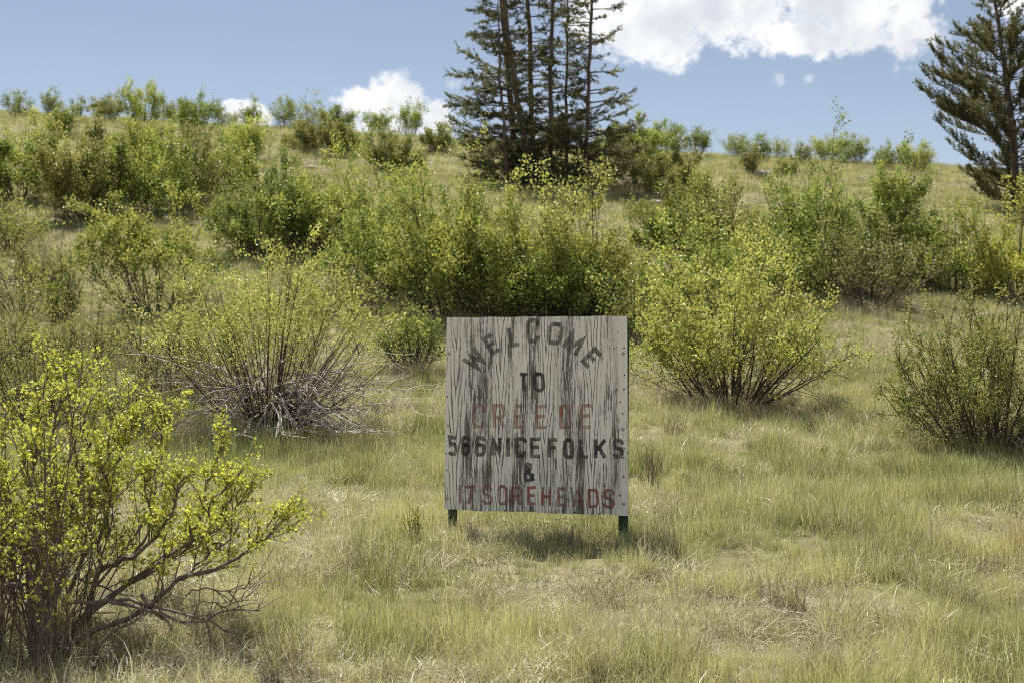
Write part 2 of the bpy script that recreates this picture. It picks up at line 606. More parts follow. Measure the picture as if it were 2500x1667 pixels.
def add_shrub(px, base, top, hw, species, label, seed, hero=False, name='leafy_shrub', lift=0.0, group='shrubs on the hillside', **kw):
    g = hit(px, base)
    d = g[1]
    H = (base - top) / FPX * d * 1.03
    Rd = hw / FPX * d * (1.0 if (hero or group == CR) else 1.05)
    leaf = kw.pop('leaf', .038 if d < 19 else (.049 if d < 30 else .062))
    dens = kw.pop('dens', 1.0)
    n = int(dens * 56000 * (max(Rd, .25) ** 2 * H / 1.75) ** .72 * (.0195 / leaf) ** 1.4)
    n = max(900, min(n, 27000 if hero else 20000))
    far = d > 30
    kw.setdefault('nstem', 26 if far else 38)
    kw.setdefault('nsub', 6 if far else 7)
    kw.setdefault('ntw', 4)
    mat = kw.pop('mat', None) or {'fresh': 'fresh', 'deep': 'deep', 'lemon': 'lemon', 'olive': 'olive', 'pale': 'pale', 'gold': 'gold'}[species]
    bark = M[kw.pop('bark', 'bark')]
    if 'ndead' not in kw and group != CR:
        kw['ndead'] = 13
    deadm = M['dead' if kw.get('dead_front') else 'deaddark']
    (A, rA), fine, (LV, LF, lv), dead = shrub_geo(seed, H, Rd, leaf=leaf, nleaf=n, **kw)
    root = empty(name, (g[0], g[1], g[2] + lift))
    tag(root, label, 'shrub', group)
    if hero:
        for k in range(len(A)):
            V, Q = tubes(A[k:k + 1], rA[k:k + 1], 5)
            obj('stem', make_mesh('stem', V, [Q], [bark], smooth=True), root)
        obj('branchwork', make_mesh('branchwork', fine[0], [fine[1]], [bark]), root)
    else:
        V, Q = join([tubes(A, rA, 3), fine])
        obj('branchwork', make_mesh('branchwork', V, [Q], [bark]), root)
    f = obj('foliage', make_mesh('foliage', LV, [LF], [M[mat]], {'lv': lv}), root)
    f['kind'] = 'stuff'
    if dead is not None:
        o = obj('dead_branchwork', make_mesh('dead_branchwork', dead[0], [dead[1]], [deadm]), root)
        o['label'] = 'bare dead branches splayed at the foot'
    SHRUB_TRIS[0] += 2 * (len(LF) + len(fine[1]))
    return root


SL = 'shrubs on the upper slope'
# --- crest line, seen against the sky
crest = [
    (45, 290, 232, 40, 'deep', 'crest shrub with thin sky-lit top, farthest from the spruces'),
    (125, 285, 222, 26, 'deep', 'narrow upright shrub alone on the bare crest'),
    (190, 288, 250, 16, 'deep', 'tiny sprig-like shrub on the bare crest'),
    (262, 300, 240, 50, 'olive', 'dull olive crest shrub beside a taller fan-shaped one'),
    (345, 318, 210, 56, 'fresh', 'tall fan-shaped shrub, tallest on the crest away from spruces'),
    (425, 305, 252, 38, 'olive', 'low olive shrub beside the tall fan-shaped crest shrub'),
    (482, 328, 238, 60, 'deep', 'wide green crest shrub with dark bare foot'),
    (560, 300, 262, 30, 'olive', 'low thin shrub before the smallest cloud'),
    (612, 296, 228, 26, 'deep', 'slender upright shrub standing against the smallest cloud'),
    (698, 312, 243, 42, 'fresh', 'rounded bright shrub beside a sparse twiggy one on the crest'),
    (757, 306, 214, 42, 'pale', 'sparse bluish twiggy shrub, nearly leafless, on the crest'),
    (832, 312, 256, 46, 'deep', 'bushy crest shrub in front of the rounded white cloud'),
    (925, 318, 264, 38, 'deep', 'low crest shrub below the rounded white cloud'),
    (1004, 335, 258, 34, 'fresh', 'upright fresh shrub on the crest beside the spruce clump'),
    (1592, 345, 290, 36, 'fresh', 'crest shrub touching the right flank of the spruce clump'),
    (1645, 372, 306, 30, 'deep', 'upright dark green crest shrub beside the spruce clump'),
    (1705, 364, 304, 36, 'deep', 'broad leafy crest shrub paired with an upright dark one'),
    (1808, 378, 333, 38, 'deep', 'low dark crest shrub on the open right crest'),
    (1862, 396, 334, 24, 'deep', 'column-like crest shrub beside a low dark one'),
    (1905, 385, 340, 28, 'pale', 'pale sparse crest shrub beside the column-like one'),
    (1962, 402, 348, 24, 'olive', 'small crest shrub next to a wide bright pair'),
    (2022, 398, 340, 42, 'fresh', 'wide bright crest shrub, one of a touching pair'),
    (2088, 402, 336, 38, 'fresh', 'taller ragged crest shrub touching the wide bright one'),
    (2165, 418, 356, 34, 'deep', 'leafy crest shrub close to the lone bristly spruce'),
    (2240, 424, 356, 48, 'pale', 'greyish crest shrub behind the lowest boughs of the lone spruce'),
]
for k, (px, b, tp, hw, sp, lab) in enumerate(crest):
    sparse = 'sparse' in lab or 'thin' in lab
    add_shrub(px, b, tp - 4, hw * .88, sp, lab, 140 + k, group=CR, tilt=38, dens=.25 if 'nearly' in lab else (.6 if sparse else 1.05), low=.06, nstem=18,
              leaf=.055, rag=.12, wig=.05)

# --- upper slope
slope = [
    (785, 372, 280, 72, 'olive', 'broad dark-based shrub below the crest before the rounded cloud', {}),
    (842, 375, 315, 40, 'olive', 'low olive shrub fused to the broad dark-based one', {}),
    (606, 392, 296, 46, 'fresh', 'upright green shrub alone in grass below the crest', dict(tilt=35)),
    (968, 425, 322, 62, 'olive', 'dark leaning shrub alone on grass near the spruce clump', dict(lean=(-.25, 0))),
    (1068, 372, 306, 36, 'olive', 'small round brownish shrub at the left foot of the spruces', {}),
    (1545, 405, 296, 78, 'fresh', 'bright shrub half hidden behind the right spruce boughs', {}),
    (1640, 475, 352, 82, 'olive', 'wide mixed green shrub on open slope right of the spruces', {}),
    (1832, 430, 362, 22, 'olive', 'narrow shrub alone on the right upper slope', dict(tilt=30)),
    (1925, 432, 378, 24, 'olive', 'small dim shrub on the right upper slope', {}),
    (50, 492, 298, 100, 'fresh', 'large rounded shrub with dark stems at the far left', dict(dens=1.0)),
    (150, 335, 266, 34, 'deep', 'dark upright shrub behind the large thicket', dict(tilt=35)),
    (215, 540, 318, 105, 'olive', 'large spreading thicket shrub with black shaded foot', dict(dens=1.1)),
    (318, 470, 316, 100, 'fresh', 'tall thicket shrub behind the spreading one', {}),
    (345, 530, 330, 100, 'fresh', 'dense middle shrub of the left thicket', dict(dens=1.1)),
    (455, 510, 330, 80, 'olive', 'ragged shrub at the right end of the left thicket', {}),
    (560, 470, 352, 60, 'fresh', 'small yellowish shrub between thicket and wide shrub', {}),
    (650, 625, 400, 125, 'deep', 'wide deep green shrub with shaded brown foot', dict(dens=1.2)),
    (790, 610, 378, 115, 'fresh', 'wide bright shrub fused to the deep green one', dict(dens=1.1)),
    (880, 640, 450, 70, 'pale', 'thin pale shrub between the wide pair and central mass', dict(dens=.5)),
    (1660, 620, 452, 105, 'deep', 'green feathery shrub behind the sunlit round shrub', {}),
    (1775, 640, 445, 80, 'olive', 'dull shrub in the gap behind the sunlit round shrub', dict(dens=.7)),
    (30, 612, 490, 70, 'pale', 'thin dry-looking shrub at the far left below the large rounded one', dict(dens=.45)),
]
for k, (px, b, tp, hw, sp, lab, kw) in enumerate(slope):
    kw.setdefault('tilt', 76)
    kw['dens'] = kw.get('dens', 1.0) * 1.45
    add_shrub(px, b, tp, hw, sp, lab, 200 + k, group=SL, **kw)

# --- middle distance
MD = 'shrubs around the sign'
add_shrub(378, 775, 478, 150, 'fresh', 'vase-shaped shrub with bare stems and two leafy horns', 301, group=MD, tilt=48, low=.34, nstem=30, lean=(-.05, 0), dens=.8, rag=.35)
add_shrub(148, 800, 628, 44, 'deep', 'narrow dark green shrub beside a leafless one', 302, group=MD, tilt=28, dens=.7, ndead=10)
add_shrub(48, 770, 612, 70, 'pale', 'nearly leafless dark twiggy shrub', 303, group=MD, tilt=55, dens=.12, nstem=22, ndead=12)
add_shrub(1015, 700, 405, 120, 'fresh', 'tall ragged bright shrub with upward plumes left of the spruces', 304, group=MD, dens=1.0, rag=.4, tilt=68)
add_shrub(930, 715, 470, 95, 'fresh', 'leaning bright shrub with shaded brown foot', 314, group=MD, dens=.9, rag=.4, tilt=70, lean=(-.2, 0), ndead=26)
add_shrub(1100, 768, 425, 135, 'fresh', 'tall leafy shrub behind the sign, left of its top edge', 305, group=MD, dens=1.15, rag=.4, tilt=66)
add_shrub(1200, 785, 520, 140, 'fresh', 'dense green shrub directly behind the top edge of the sign', 306, group=MD, dens=1.2)
add_shrub(1345, 775, 440, 125, 'pale', 'pale twiggy shrub behind the sign, right of its middle', 307, group=MD, dens=1.0, tilt=66)
add_shrub(1440, 770, 425, 110, 'pale', 'pale rounded shrub with yellow tips behind the right corner of the sign', 308, group=MD, dens=.85)
add_shrub(1380, 790, 590, 140, 'fresh', 'low dense shrub touching the right top of the sign', 309, group=MD, dens=1.1)
add_shrub(1008, 905, 738, 72, 'deep', 'small fresh green shrub at the left edge of the sign', 310, group=MD, tilt=42, dens=.9, low=.1)
add_shrub(1700, 790, 500, 130, 'fresh', 'broad shrub behind the sunlit round shrub', 311, group=MD, dens=1.0, ndead=12)
add_shrub(1860, 745, 530, 120, 'fresh', 'leafy shrub between the sunlit round shrub and the dark thicket', 312, group=MD, dens=.95)
add_shrub(1985, 705, 388, 95, 'deep', 'tallest deep green shrub of the right thicket', 313, group=MD, dens=1.3, tilt=56, rag=.12)
add_shrub(2190, 690, 412, 90, 'deep', 'dense dark green leafy shrub rising behind brown twigs', 315, group=MD, dens=1.6, tilt=60, low=.2)
add_shrub(2120, 735, 545, 130, 'olive', 'brownish twiggy shrub in front of the dark green one', 316, group=MD, dens=.5, nstem=46, ndead=26)
add_shrub(2345, 722, 505, 105, 'fresh', 'open shrub with many thin grey stems beside the yellow one', 317, group=MD, dens=.75, nstem=44)
add_shrub(2475, 735, 452, 90, 'gold', 'shrub with golden yellow top below the lone spruce', 318, group=MD, dens=1.0)
add_shrub(1560, 830, 640, 70, 'deep', 'shaded low shrub close behind the right edge of the sign', 319, group=MD, dens=.6, ndead=18)
add_shrub(655, 1045, 605, 245, 'pale', 'big fan-shaped shrub with splayed grey dead branches at its foot', 320, hero=True, group=MD, dens=.52, nstem=105, nsub=4, ntw=3,
          tilt=66, low=.30, leaf=.028, ndead=105, dead_r=1.9, dead_up=(.04, .38), dead_el=(-4, 46), dead_curl=-.10, dead_front=.55, dead_len=(.6, 1.65), spread=.16, mat='pale', wig=.035, stem_r=.0062)
add_shrub(420, 960, 700, 130, 'olive', 'half-bare olive shrub leaning from the big fan-shaped one', 321, group=MD, dens=.4, nstem=30, ndead=20)
add_shrub(95, 1040, 790, 165, 'olive', 'low dense twiggy shrub behind the foreground branches', 322, group=MD, dens=.9, nstem=50, tilt=66, ndead=26, leaf=.022)
add_shrub(330, 1060, 900, 120, 'olive', 'knee-high small-leaved shrub at the side of the fan-shaped one', 323, group=MD, dens=.5, leaf=.02, ndead=26)
add_shrub(1790, 985, 612, 215, 'pale', 'sunlit round shrub with orange tips standing alone in grass', 324, hero=True, group=MD, dens=1.15, nstem=56, tilt=68,
          low=.10, ndead=16, stem_r=.010, spread=.26)
add_shrub(2420, 1085, 745, 205, 'fresh', 'dense small-leaved shrub with bare sticks at its side', 325, hero=True, group=MD, dens=1.3, nstem=60, tilt=74,
          low=.0, leaf=.027, ndead=54, spread=.5, mat='olive', dead_el=(5, 50), dead_curl=-.03)
add_shrub(40, 905, 735, 110, 'olive', 'dark twiggy shrub between the leafless shrub and foreground branches', 330, group=MD, dens=.55, nstem=44, ndead=40, leaf=.026)
add_shrub(225, 900, 715, 105, 'olive', 'half-leafless shrub behind the top of the foreground shrub', 331, group=MD, dens=.45, nstem=40, ndead=36, leaf=.026)
add_shrub(95, 700, 585, 75, 'olive', 'brown twiggy shrub behind the narrow dark green one', 332, group=MD, dens=.35, nstem=40, ndead=26)
add_shrub(860, 770, 640, 90, 'olive', 'low shaded shrub on the brown bank behind the big fan-shaped shrub', 333, group=MD, dens=.35, nstem=40, ndead=40)
print('shrub tris', SHRUB_TRIS[0])

# --- foreground shrub: its crooked main branches follow the photograph, the finer growth is grown from them


def front_shrub():
    rng = np.random.default_rng(41)
    D0 = 6.35
    g = hit(95, 1650)
    root = empty('leafy_shrub', (g[0], g[1], g[2]))
    tag(root, 'large foreground shrub with crooked brown branches and lemon green leaves', 'shrub')

    def c6(pts, dz=0.0, dz1=0.0):
        out = []
        for k, (x, y) in enumerate(pts):
            d = D0 + dz + (dz1 - dz) * k / (len(pts) - 1)
            out.append(ray(x * .3827, 1067 + y * .3827, d))
        return np.array(out)
    live = [
        (c6([(330, 1480), (420, 1290), (560, 1100), (640, 850), (620, 770), (640, 620), (700, 420), (690, 300), (620, 120)], 0, .1), 15),
        (c6([(640, 850), (750, 800), (850, 760), (1000, 620), (1110, 460), (1130, 300), (1250, 230)], .05, -.2), 12),
        (c6([(300, 1480), (370, 1330), (600, 1100), (750, 980), (900, 870), (1100, 740), (1230, 650), (1380, 600), (1500, 440), (1620, 320)], 0, .25), 16),
        (c6([(330, 1500), (470, 1290), (700, 1200), (900, 1110), (1060, 980), (1150, 900), (1400, 820), (1570, 740), (1600, 710), (1690, 650), (1750, 580)], -.1, -.3), 14),
        (c6([(1230, 650), (1215, 590), (1320, 520), (1340, 430), (1470, 300)], .15, .05), 8),
        (c6([(250, 1520), (230, 1250), (285, 1000), (290, 880), (420, 600), (470, 380), (560, 60), (600, -150)], .1, .35), 18),
        (c6([(180, 1500), (190, 1200), (200, 900), (120, 690), (60, 500), (40, 250)], 0, .1), 15),
        (c6([(290, 1450), (330, 1150), (400, 850), (520, 560), (600, 330), (760, 120), (800, -120)], .2, .5), 13),
        (c6([(120, 1560), (90, 1200), (100, 800), (180, 420), (230, 60), (260, -260)], .2, .3), 15),
        (c6([(60, 1560), (20, 1250), (-60, 900), (-160, 600), (-240, 200)], 0, 0), 14),
        (c6([(300, 1400), (430, 1000), (560, 700), (560, 400), (480, 120), (520, -250)], .35, .6), 14),
        (c6([(200, 1450), (260, 900), (200, 500), (300, 200), (380, -200), (420, -450)], .4, .7), 15),
        (c6([(560, 1110), (800, 960), (1000, 780), (1150, 700), (1300, 480), (1330, 250), (1420, 60)], .35, .6), 11),
        (c6([(600, 1100), (900, 900), (1200, 720), (1420, 480), (1520, 250)], .1, .3), 9),
        (c6([(1060, 980), (1250, 820), (1450, 650), (1570, 500)], -.1, .0), 8),
        (c6([(850, 760), (960, 560), (940, 330), (1010, 130)], .0, .1), 8),
        (c6([(10, 1500), (-120, 1200), (-300, 1000), (-520, 700)], -.3, -.5), 12),
        (c6([(150, 1500), (60, 1000), (-60, 600), (-40, 100), (40, -150)], .45, .7), 14),
        (c6([(280, 1420), (420, 1180), (640, 900), (900, 560), (1000, 330), (1010, 60), (1080, -120)], .5, .9), 11),
    ]
    dead = [
        (c6([(400, 1060), (600, 1055), (800, 1030), (1000, 1090), (1300, 1160), (1500, 1250)], -.1, -.2), 9),
        (c6([(700, 1050), (950, 1100), (1250, 1190), (1400, 1110), (1660, 1105)], -.15, -.25), 8),
        (c6([(900, 1000), (1050, 1170), (1200, 1300), (1330, 1290)], -.15, -.1), 8),
        (c6([(1180, 1010), (1300, 970), (1500, 985), (1590, 930)], .1, .2), 4),
        (c6([(450, 1500), (560, 1400), (700, 1250), (900, 1130), (1100, 1000)], -.2, -.2), 7),
        (c6([(0, 945), (160, 930), (230, 930)], -.25, -.25), 12),
        (c6([(0, 730), (90, 700), (190, 860), (230, 1060)], -.25, -.2), 10),
        (c6([(540, 1500), (610, 1440), (650, 1395)], -.3, -.3), 8),
        (c6([(1000, 1170), (1300, 1040), (1420, 1080), (1600, 1000)], .2, .3), 4),
        (c6([(500, 900), (800, 1000), (1050, 1050), (1230, 1090)], .3, .35), 5),
    ]

    def smooth(P, K=13):
        # resample a hand-placed polyline with Catmull-Rom, adding a little crookedness
        n = len(P)
        Q = np.vstack([2 * P[0] - P[1], P, 2 * P[-1] - P[-2]])
        out = []
        for s in np.linspace(0, n - 1, K):
            i = min(int(s), n - 2)
            f = s - i
            p0, p1, p2, p3 = Q[i], Q[i + 1], Q[i + 2], Q[i + 3]
            out.append(.5 * (2 * p1 + (p2 - p0) * f + (2 * p0 - 5 * p1 + 4 * p2 - p3) * f * f + (3 * p1 - p0 - 3 * p2 + p3) * f ** 3))
        out = np.array(out)
        out[1:-1] += rng.normal(size=(K - 2, 3)) * .006
        return out
    o0 = np.array(root.location)
    L = np.stack([smooth(p) for p, w in live]) - o0
    wid = np.array([w for p, w in live]) * .00105
    Dd = np.stack([smooth(p) for p, w in dead]) - o0
    wd = np.array([w for p, w in dead]) * .00125
    for k in range(len(L)):
        V, Q = tubes(L[k:k + 1], (wid[k] * np.linspace(1, .25, 13))[None], 7)
        obj('branch', make_mesh('branch', V, [Q], [M['barkred']], smooth=True), root)
    for k in range(len(Dd)):
        V, Q = tubes(Dd[k:k + 1], (wd[k] * np.linspace(1, .35, 13))[None], 6)
        o = obj('dead_branch', make_mesh('dead_branch', V, [Q], [M['deaddark']], smooth=True), root)
    # extra thin upright shoots in the crowded left side
    n = 44
    p0 = np.stack([rng.uniform(-.30, .12, n), rng.uniform(-.1, .45, n), np.full(n, -.05)], -1)
    d = np.stack([rng.normal(-.02, .25, n), rng.normal(.08, .15, n), np.ones(n)], -1)
    up = march(rng, p0, unit(d), rng.uniform(.55, 1.30, n), 9, .09, .03)
    Ls = np.linalg.norm(np.diff(L, axis=1), axis=-1).sum(1)
    idx = np.repeat(np.arange(len(L)), np.maximum(8, (17 * Ls).astype(int)))
    B1 = grow(rng, L, idx, rng.uniform(.3, 1, len(idx)), rng.uniform(.08, .26, len(idx)) * (Ls[idx] / 1.4) ** .5, R(45), .25, 7, .16, .07)
    ix = np.repeat(np.arange(n), 7)
    tx = rng.uniform(.3, 1, len(ix))
    B2 = grow(rng, up, ix, tx, rng.uniform(.08, .26, len(ix)), R(45), .2, 7, .14, .06)
    B = np.concatenate([B1, B2])
    ic = np.repeat(np.arange(len(B)), 4)
    Cc = grow(rng, B, ic, rng.uniform(.2, 1, len(ic)), rng.uniform(.03, .13, len(ic)), R(48), .2, 4, .16, .06)
    idd = np.repeat(np.arange(len(Dd)), 9)
    Bd = grow(rng, Dd, idd, rng.uniform(.3, 1, len(idd)), rng.uniform(.08, .3, len(idd)), R(42), .0, 6, .2, .0)
    V, Q = join([tubes(up, np.full((n, 1), .0052) * np.linspace(1, .3, 9)[None], 4),
                 tubes(B, np.full((len(B), 1), .0036) * np.linspace(1, .4, 7)[None], 4),
                 tubes(Cc, np.full((len(Cc), 1), .0018) * np.linspace(1, .5, 4)[None], 3)])
    obj('branchwork', make_mesh('branchwork', V, [Q], [M['barkred']]), root)
    V, Q = tubes(Bd, np.full((len(Bd), 1), .0032) * np.linspace(1, .35, 6)[None], 4)
    obj('dead_branchwork', make_mesh('dead_branchwork', V, [Q], [M['deaddark']]), root)
    # leaf bunches: small lobed leaves
    nb = 6000
    src = rng.random(nb)
    wB = np.where(np.arange(len(B)) < len(B1), 2.6, 1.0)
    wC = wB[ic]
    pb, tb = along(Cc, rng.choice(len(Cc), nb, p=wC / wC.sum()), rng.uniform(.3, 1, nb))
    p2, t2 = along(B, rng.choice(len(B), nb, p=wB / wB.sum()), rng.uniform(.35, 1, nb))
    s = (src < .3)[:, None]
    pb, tb = np.where(s, p2, pb), np.where(s, t2, tb)
    low = rng.random(nb) > np.clip((pb[:, 2] - .18) / .5, .12, 1)
    pb, tb = pb[~low], tb[~low]

    def lobed(rng, P, D, size):
        # five-cornered leaf: two quads folded on the midrib
        n = len(P)
        D = unit(D)
        r = rng.normal(size=(n, 3))
        r[:, 2] += .4
        s = unit(np.cross(D, r))
        nn = np.cross(s, D)
        L = size[:, None]
        pts = [P, P + D * L * .28 + s * L * .30 + nn * L * .10, P + D * L * .62 + s * L * .52 + nn * L * .16, P + D * L * .70 + s * L * .16 + nn * L * .02,
               P + D * L * 1.0 - nn * L * .10, P + D * L * .70 - s * L * .16 + nn * L * .02, P + D * L * .62 - s * L * .52 + nn * L * .16,
               P + D * L * .28 - s * L * .30 + nn * L * .10]
        V = np.stack(pts, 1).reshape(-1, 3)
        b = np.arange(n)[:, None] * 8
        F = np.concatenate([b + np.array([[0, 1, 2, 3]]), b + np.array([[0, 3, 4, 5]]), b + np.array([[0, 5, 6, 7]])])
        return V, F
    # the largest showing bunches are pieces of their own
    order = np.argsort(pb[:, 1])
    near, rest = order[:290], order[290:]
    kinds = []
    for v in range(6):
        cl = 6
        Dv = rng.normal(size=(cl, 3))
        Dv[:, 2] += .5
        V, F = lobed(rng, rng.normal(size=(cl, 3)) * .006, Dv, rng.uniform(.012, .022, cl))
        lv = np.tile(np.clip(rng.normal(.45, .2, cl), 0, 1), 3)
        kinds.append(make_mesh('leaf_bunch', V, [F], [M['lemon']], {'lv': lv}))
    for j, i in enumerate(near):
        o = obj('leaf_bunch', kinds[j % 6], root, pb[i])
        o.rotation_euler = (rng.uniform(-.5, .5), rng.uniform(-.5, .5), rng.uniform(0, 6.28))
    cl = 5
    P = np.repeat(pb[rest], cl, 0) + rng.normal(size=(len(rest) * cl, 3)) * .012
    Dv = np.repeat(tb[rest], cl, 0) * .5 + rng.normal(size=(len(P), 3)) * .8
    Dv[:, 2] += .4
    V, F = lobed(rng, P, Dv, rng.uniform(.010, .022, len(P)))
    lv = np.clip(np.repeat(rng.normal(.45, .2, len(rest)), cl) + rng.normal(0, .12, len(P)), 0, 1)
    f = obj('foliage', make_mesh('foliage', V, [F], [M['lemon']], {'lv': np.tile(lv, 3)}), root)
    f['kind'] = 'stuff'


front_shrub()

# ------------------------------------------------------------------ spruces


def spruce(name, label, pts, depth, r0, H, prof, seed, style='droop', group=None, zmin=.12, den=1.0, taper=.45):
    """pts: trunk line as photograph pixels at the given distance, continued upward to height H"""
    rng = np.random.default_rng(seed)
    W = np.array([ray(px, py, depth) for px, py in pts])
    b = W[0].copy()
    b[2] = gh(b[0], b[1])
    root = empty(name, b)
    tag(root, label, 'tree', group)
    W -= b
    top = W[-1]
    dirn = unit((W[-1] - W[-2])[None])[0]
    dirn[0] *= .5
    ext = [top + dirn * s for s in np.linspace(0, max(H - top[2], .5), 5)[1:]]
    line = np.vstack([[[W[0][0], W[0][1], -.15]], W[1:], ext])
    zz = np.linspace(-.15, line[-1, 2], 26)
    T = np.stack([np.interp(zz, line[:, 2], line[:, k]) for k in range(3)], -1)
    T[1:-1, :2] += rng.normal(size=(24, 2)) * .014
    frac = np.clip(zz / H, 0, 1)
    rad = r0 * (1 - taper * frac - (1 - taper) * frac ** 4) * (1 + .4 * np.exp(-zz.clip(0) * 3)) + .01
    V, Q = tubes(T[None], rad[None], 9)
    obj('trunk', make_mesh('trunk', V, [Q], [M['trunk']], smooth=True), root)
    # boughs
    hs = []
    h = zmin
    while h < H - .2:
        for _ in range(rng.integers(3, 6)):
            if rng.random() < den:
                hs.append(h + rng.uniform(-.12, .12))
        h += rng.uniform(.20, .36) * (.62 if h < 1.7 else 1.0) if style == 'droop' else rng.uniform(.085, .14)
    hs = np.array(hs)
    n = len(hs)
    ph = rng.uniform(0, 2 * np.pi, n)
    L = prof(hs, ph) * (rng.uniform(.5, 1.12, n) if style == 'droop' else rng.uniform(.55, 1.0, n))
    L = np.maximum(L, .18)
    p0 = np.stack([np.interp(hs, zz, T[:, k]) for k in range(3)], -1)
    e0 = rng.normal(R(6), R(9), n) if style == 'droop' else rng.normal(R(10), R(8), n)
    d = np.stack([np.cos(ph) * np.cos(e0), np.sin(ph) * np.cos(e0), np.sin(e0)], -1)
    K = 8
    A = np.empty((n, K, 3))
    A[:, 0] = p0
    for k in range(1, K):
        f = k / (K - 1)
        curve = (-.07 + .17 * f) if style == 'droop' else (.0 + .125 * f)
        d = d + rng.normal(size=(n, 3)) * .055
        d[:, 2] += curve
        d = unit(d)
        A[:, k] = A[:, k - 1] + d * (L / (K - 1))[:, None]
    rb = (.010 + .011 * L) if style == 'droop' else (.006 + .006 * L)
    parts = [tubes(A, rb[:, None] * np.linspace(1, .25, K)[None], 4)]
    # side twigs
    per = np.maximum((L / (.055 if style == 'droop' else .058)).astype(int), 3)
    idx = np.repeat(np.arange(n), per)
    t = rng.uniform(.22, 1, len(idx)) ** .8
    pos, tan = along(A, idx, np.clip(t, 0, .999))
    upv = np.array([0, 0, 1.0])
    side = unit(np.cross(tan, upv)) * rng.choice([-1, 1], len(idx))[:, None]
    if style == 'droop':
        dd = tan * .75 + side * rng.uniform(.3, 1, len(idx))[:, None] + rng.normal(size=(len(idx), 3)) * .25
        dd[:, 2] += rng.uniform(-.35, .25, len(idx))
        LB = np.clip(L[idx] * (.42 - .26 * t), .12, .6) * rng.uniform(.5, 1.2, len(idx))
        crl = .02
    else:
        dd = tan * .8 + side * rng.uniform(.1, .7, len(idx))[:, None] + rng.normal(size=(len(idx), 3)) * .18
        dd[:, 2] += rng.uniform(.25, .8, len(idx))
        LB = np.clip(L[idx] * (.28 - .16 * t), .10, .42) * rng.uniform(.55, 1.25, len(idx))
        crl = .10
    B = march(rng, pos, unit(dd), LB, 3, .10, crl)
    parts.append(tubes(B, np.full((len(B), 1), .0065) * np.linspace(1, .5, 3)[None], 3))
    V, Q = join(parts)
    obj('branchwork', make_mesh('branchwork', V, [Q], [M['twig']]), root)
    # needles in spiky runs along the twigs; some twigs are bare
    alive = rng.random(len(B)) > (.16 if style == 'droop' else .05)
    if style == 'droop':
        alive &= rng.random(len(B)) < np.clip(.45 + t, 0, 1)
    cnt = np.maximum((LB / (.0100 if style == 'droop' else .0125)).astype(int), 4) * alive
    bi = np.repeat(np.arange(len(B)), cnt)
    m = len(bi)
    q, tn = along(B, bi, rng.uniform(.05, .999, m))
    D = tn * .75 + unit(rng.normal(size=(m, 3))) * .85
    D[:, 2] += .12
    size = rng.uniform(.045, .085, m) if style == 'droop' else rng.uniform(.045, .08, m)
    V, F = leaf_quads(rng, q, D, size, .12, .30 if style == 'droop' else .33)
    lv = np.clip(np.repeat(rng.normal(.42, .2, len(B)), cnt) + rng.normal(0, .15, m), 0, 1)
    f = obj('crown', make_mesh('crown', V, [F], [M['needle' if style == 'droop' else 'needle_up']], {'lv': lv}), root)
    f['kind'] = 'stuff'
    print(name, n, len(B), m)
    return root


SG = 'spruces of the clump on the slope'


def flare(base, mid, tip, H, side=0.0, asym=.35):
    """bough length by height: wide skirts at the foot, narrowing upward; longer on one side"""
    def f(h, ph):
        l = np.interp(h, [0, 1.2, 2.6, 5, H], [base, base * .95, mid, mid * .85, tip])
        return .90 * l * (1 + asym * np.cos(ph - side))
    return f


spruce('spruce_tree', 'thick straight spruce trunk at the left side of the clump', [(1264, 455), (1250, 300), (1236, 120), (1226, 0)], 40.2, .088, 9,
       flare(1.75, 1.6, .9, 9, math.pi, .18), 11, group=SG, den=1)
spruce('spruce_tree', 'leaning spruce trunk crossing the thick straight one', [(1300, 460), (1282, 350), (1262, 230), (1240, 90), (1232, 0)], 39.2, .08, 9,
       flare(1.0, 1.0, .7, 9, math.pi, .3), 12, group=SG, den=.7)
spruce('spruce_tree', 'straight spruce in the middle of the clump', [(1302, 450), (1298, 300), (1293, 120), (1289, 0)], 41.3, .072, 9,
       flare(1.5, 1.2, .8, 9, 0, .1), 13, group=SG, den=.8)
spruce('spruce_tree', 'slim tall spruce with gaps of sky on both sides', [(1346, 455), (1343, 300), (1346, 120), (1349, 0)], 40.0, .062, 8.5,
       flare(1.5, 1.0, .7, 8.5, 0, .2), 14, group=SG, den=.8)
spruce('spruce_tree', 'rightmost spruce of the clump with long open right boughs', [(1430, 450), (1434, 280), (1440, 120), (1445, 0)], 39.4, .052, 7.6,
       flare(1.75, 1.25, .35, 7.6, 0, .15), 15, group=SG, den=1)
spruce('spruce_tree', 'thin short spruce beside the rightmost one', [(1381, 452), (1382, 300), (1384, 140), (1385, 60)], 41.0, .04, 6.0,
       flare(1.1, .8, .15, 6.0, 0, .2), 16, group=SG, den=.75)
spruce('spruce_tree', 'thin spruce pole in the shade of the thick trunk', [(1240, 450), (1232, 330), (1222, 200), (1219, 120)], 38.9, .04, 5.2,
       flare(1.4, .95, .2, 5.2, math.pi, .15), 17, group=SG, den=.8)


def lone(h, ph):
    return np.interp(h, [0, .5, 1.4, 2.5, 3.4, 4.2, 4.8, 6.0], [1.9, 2.2, 2.6, 2.7, 2.25, 1.7, 1.0, .4])


spruce('spruce_tree', 'lone bristly spruce with upswept boughs on the right slope', [(2486, 478), (2474, 330), (2452, 150), (2428, 0)], 37.0, .085, 6.4,
       lone, 21, style='up', zmin=.12, den=1.0)

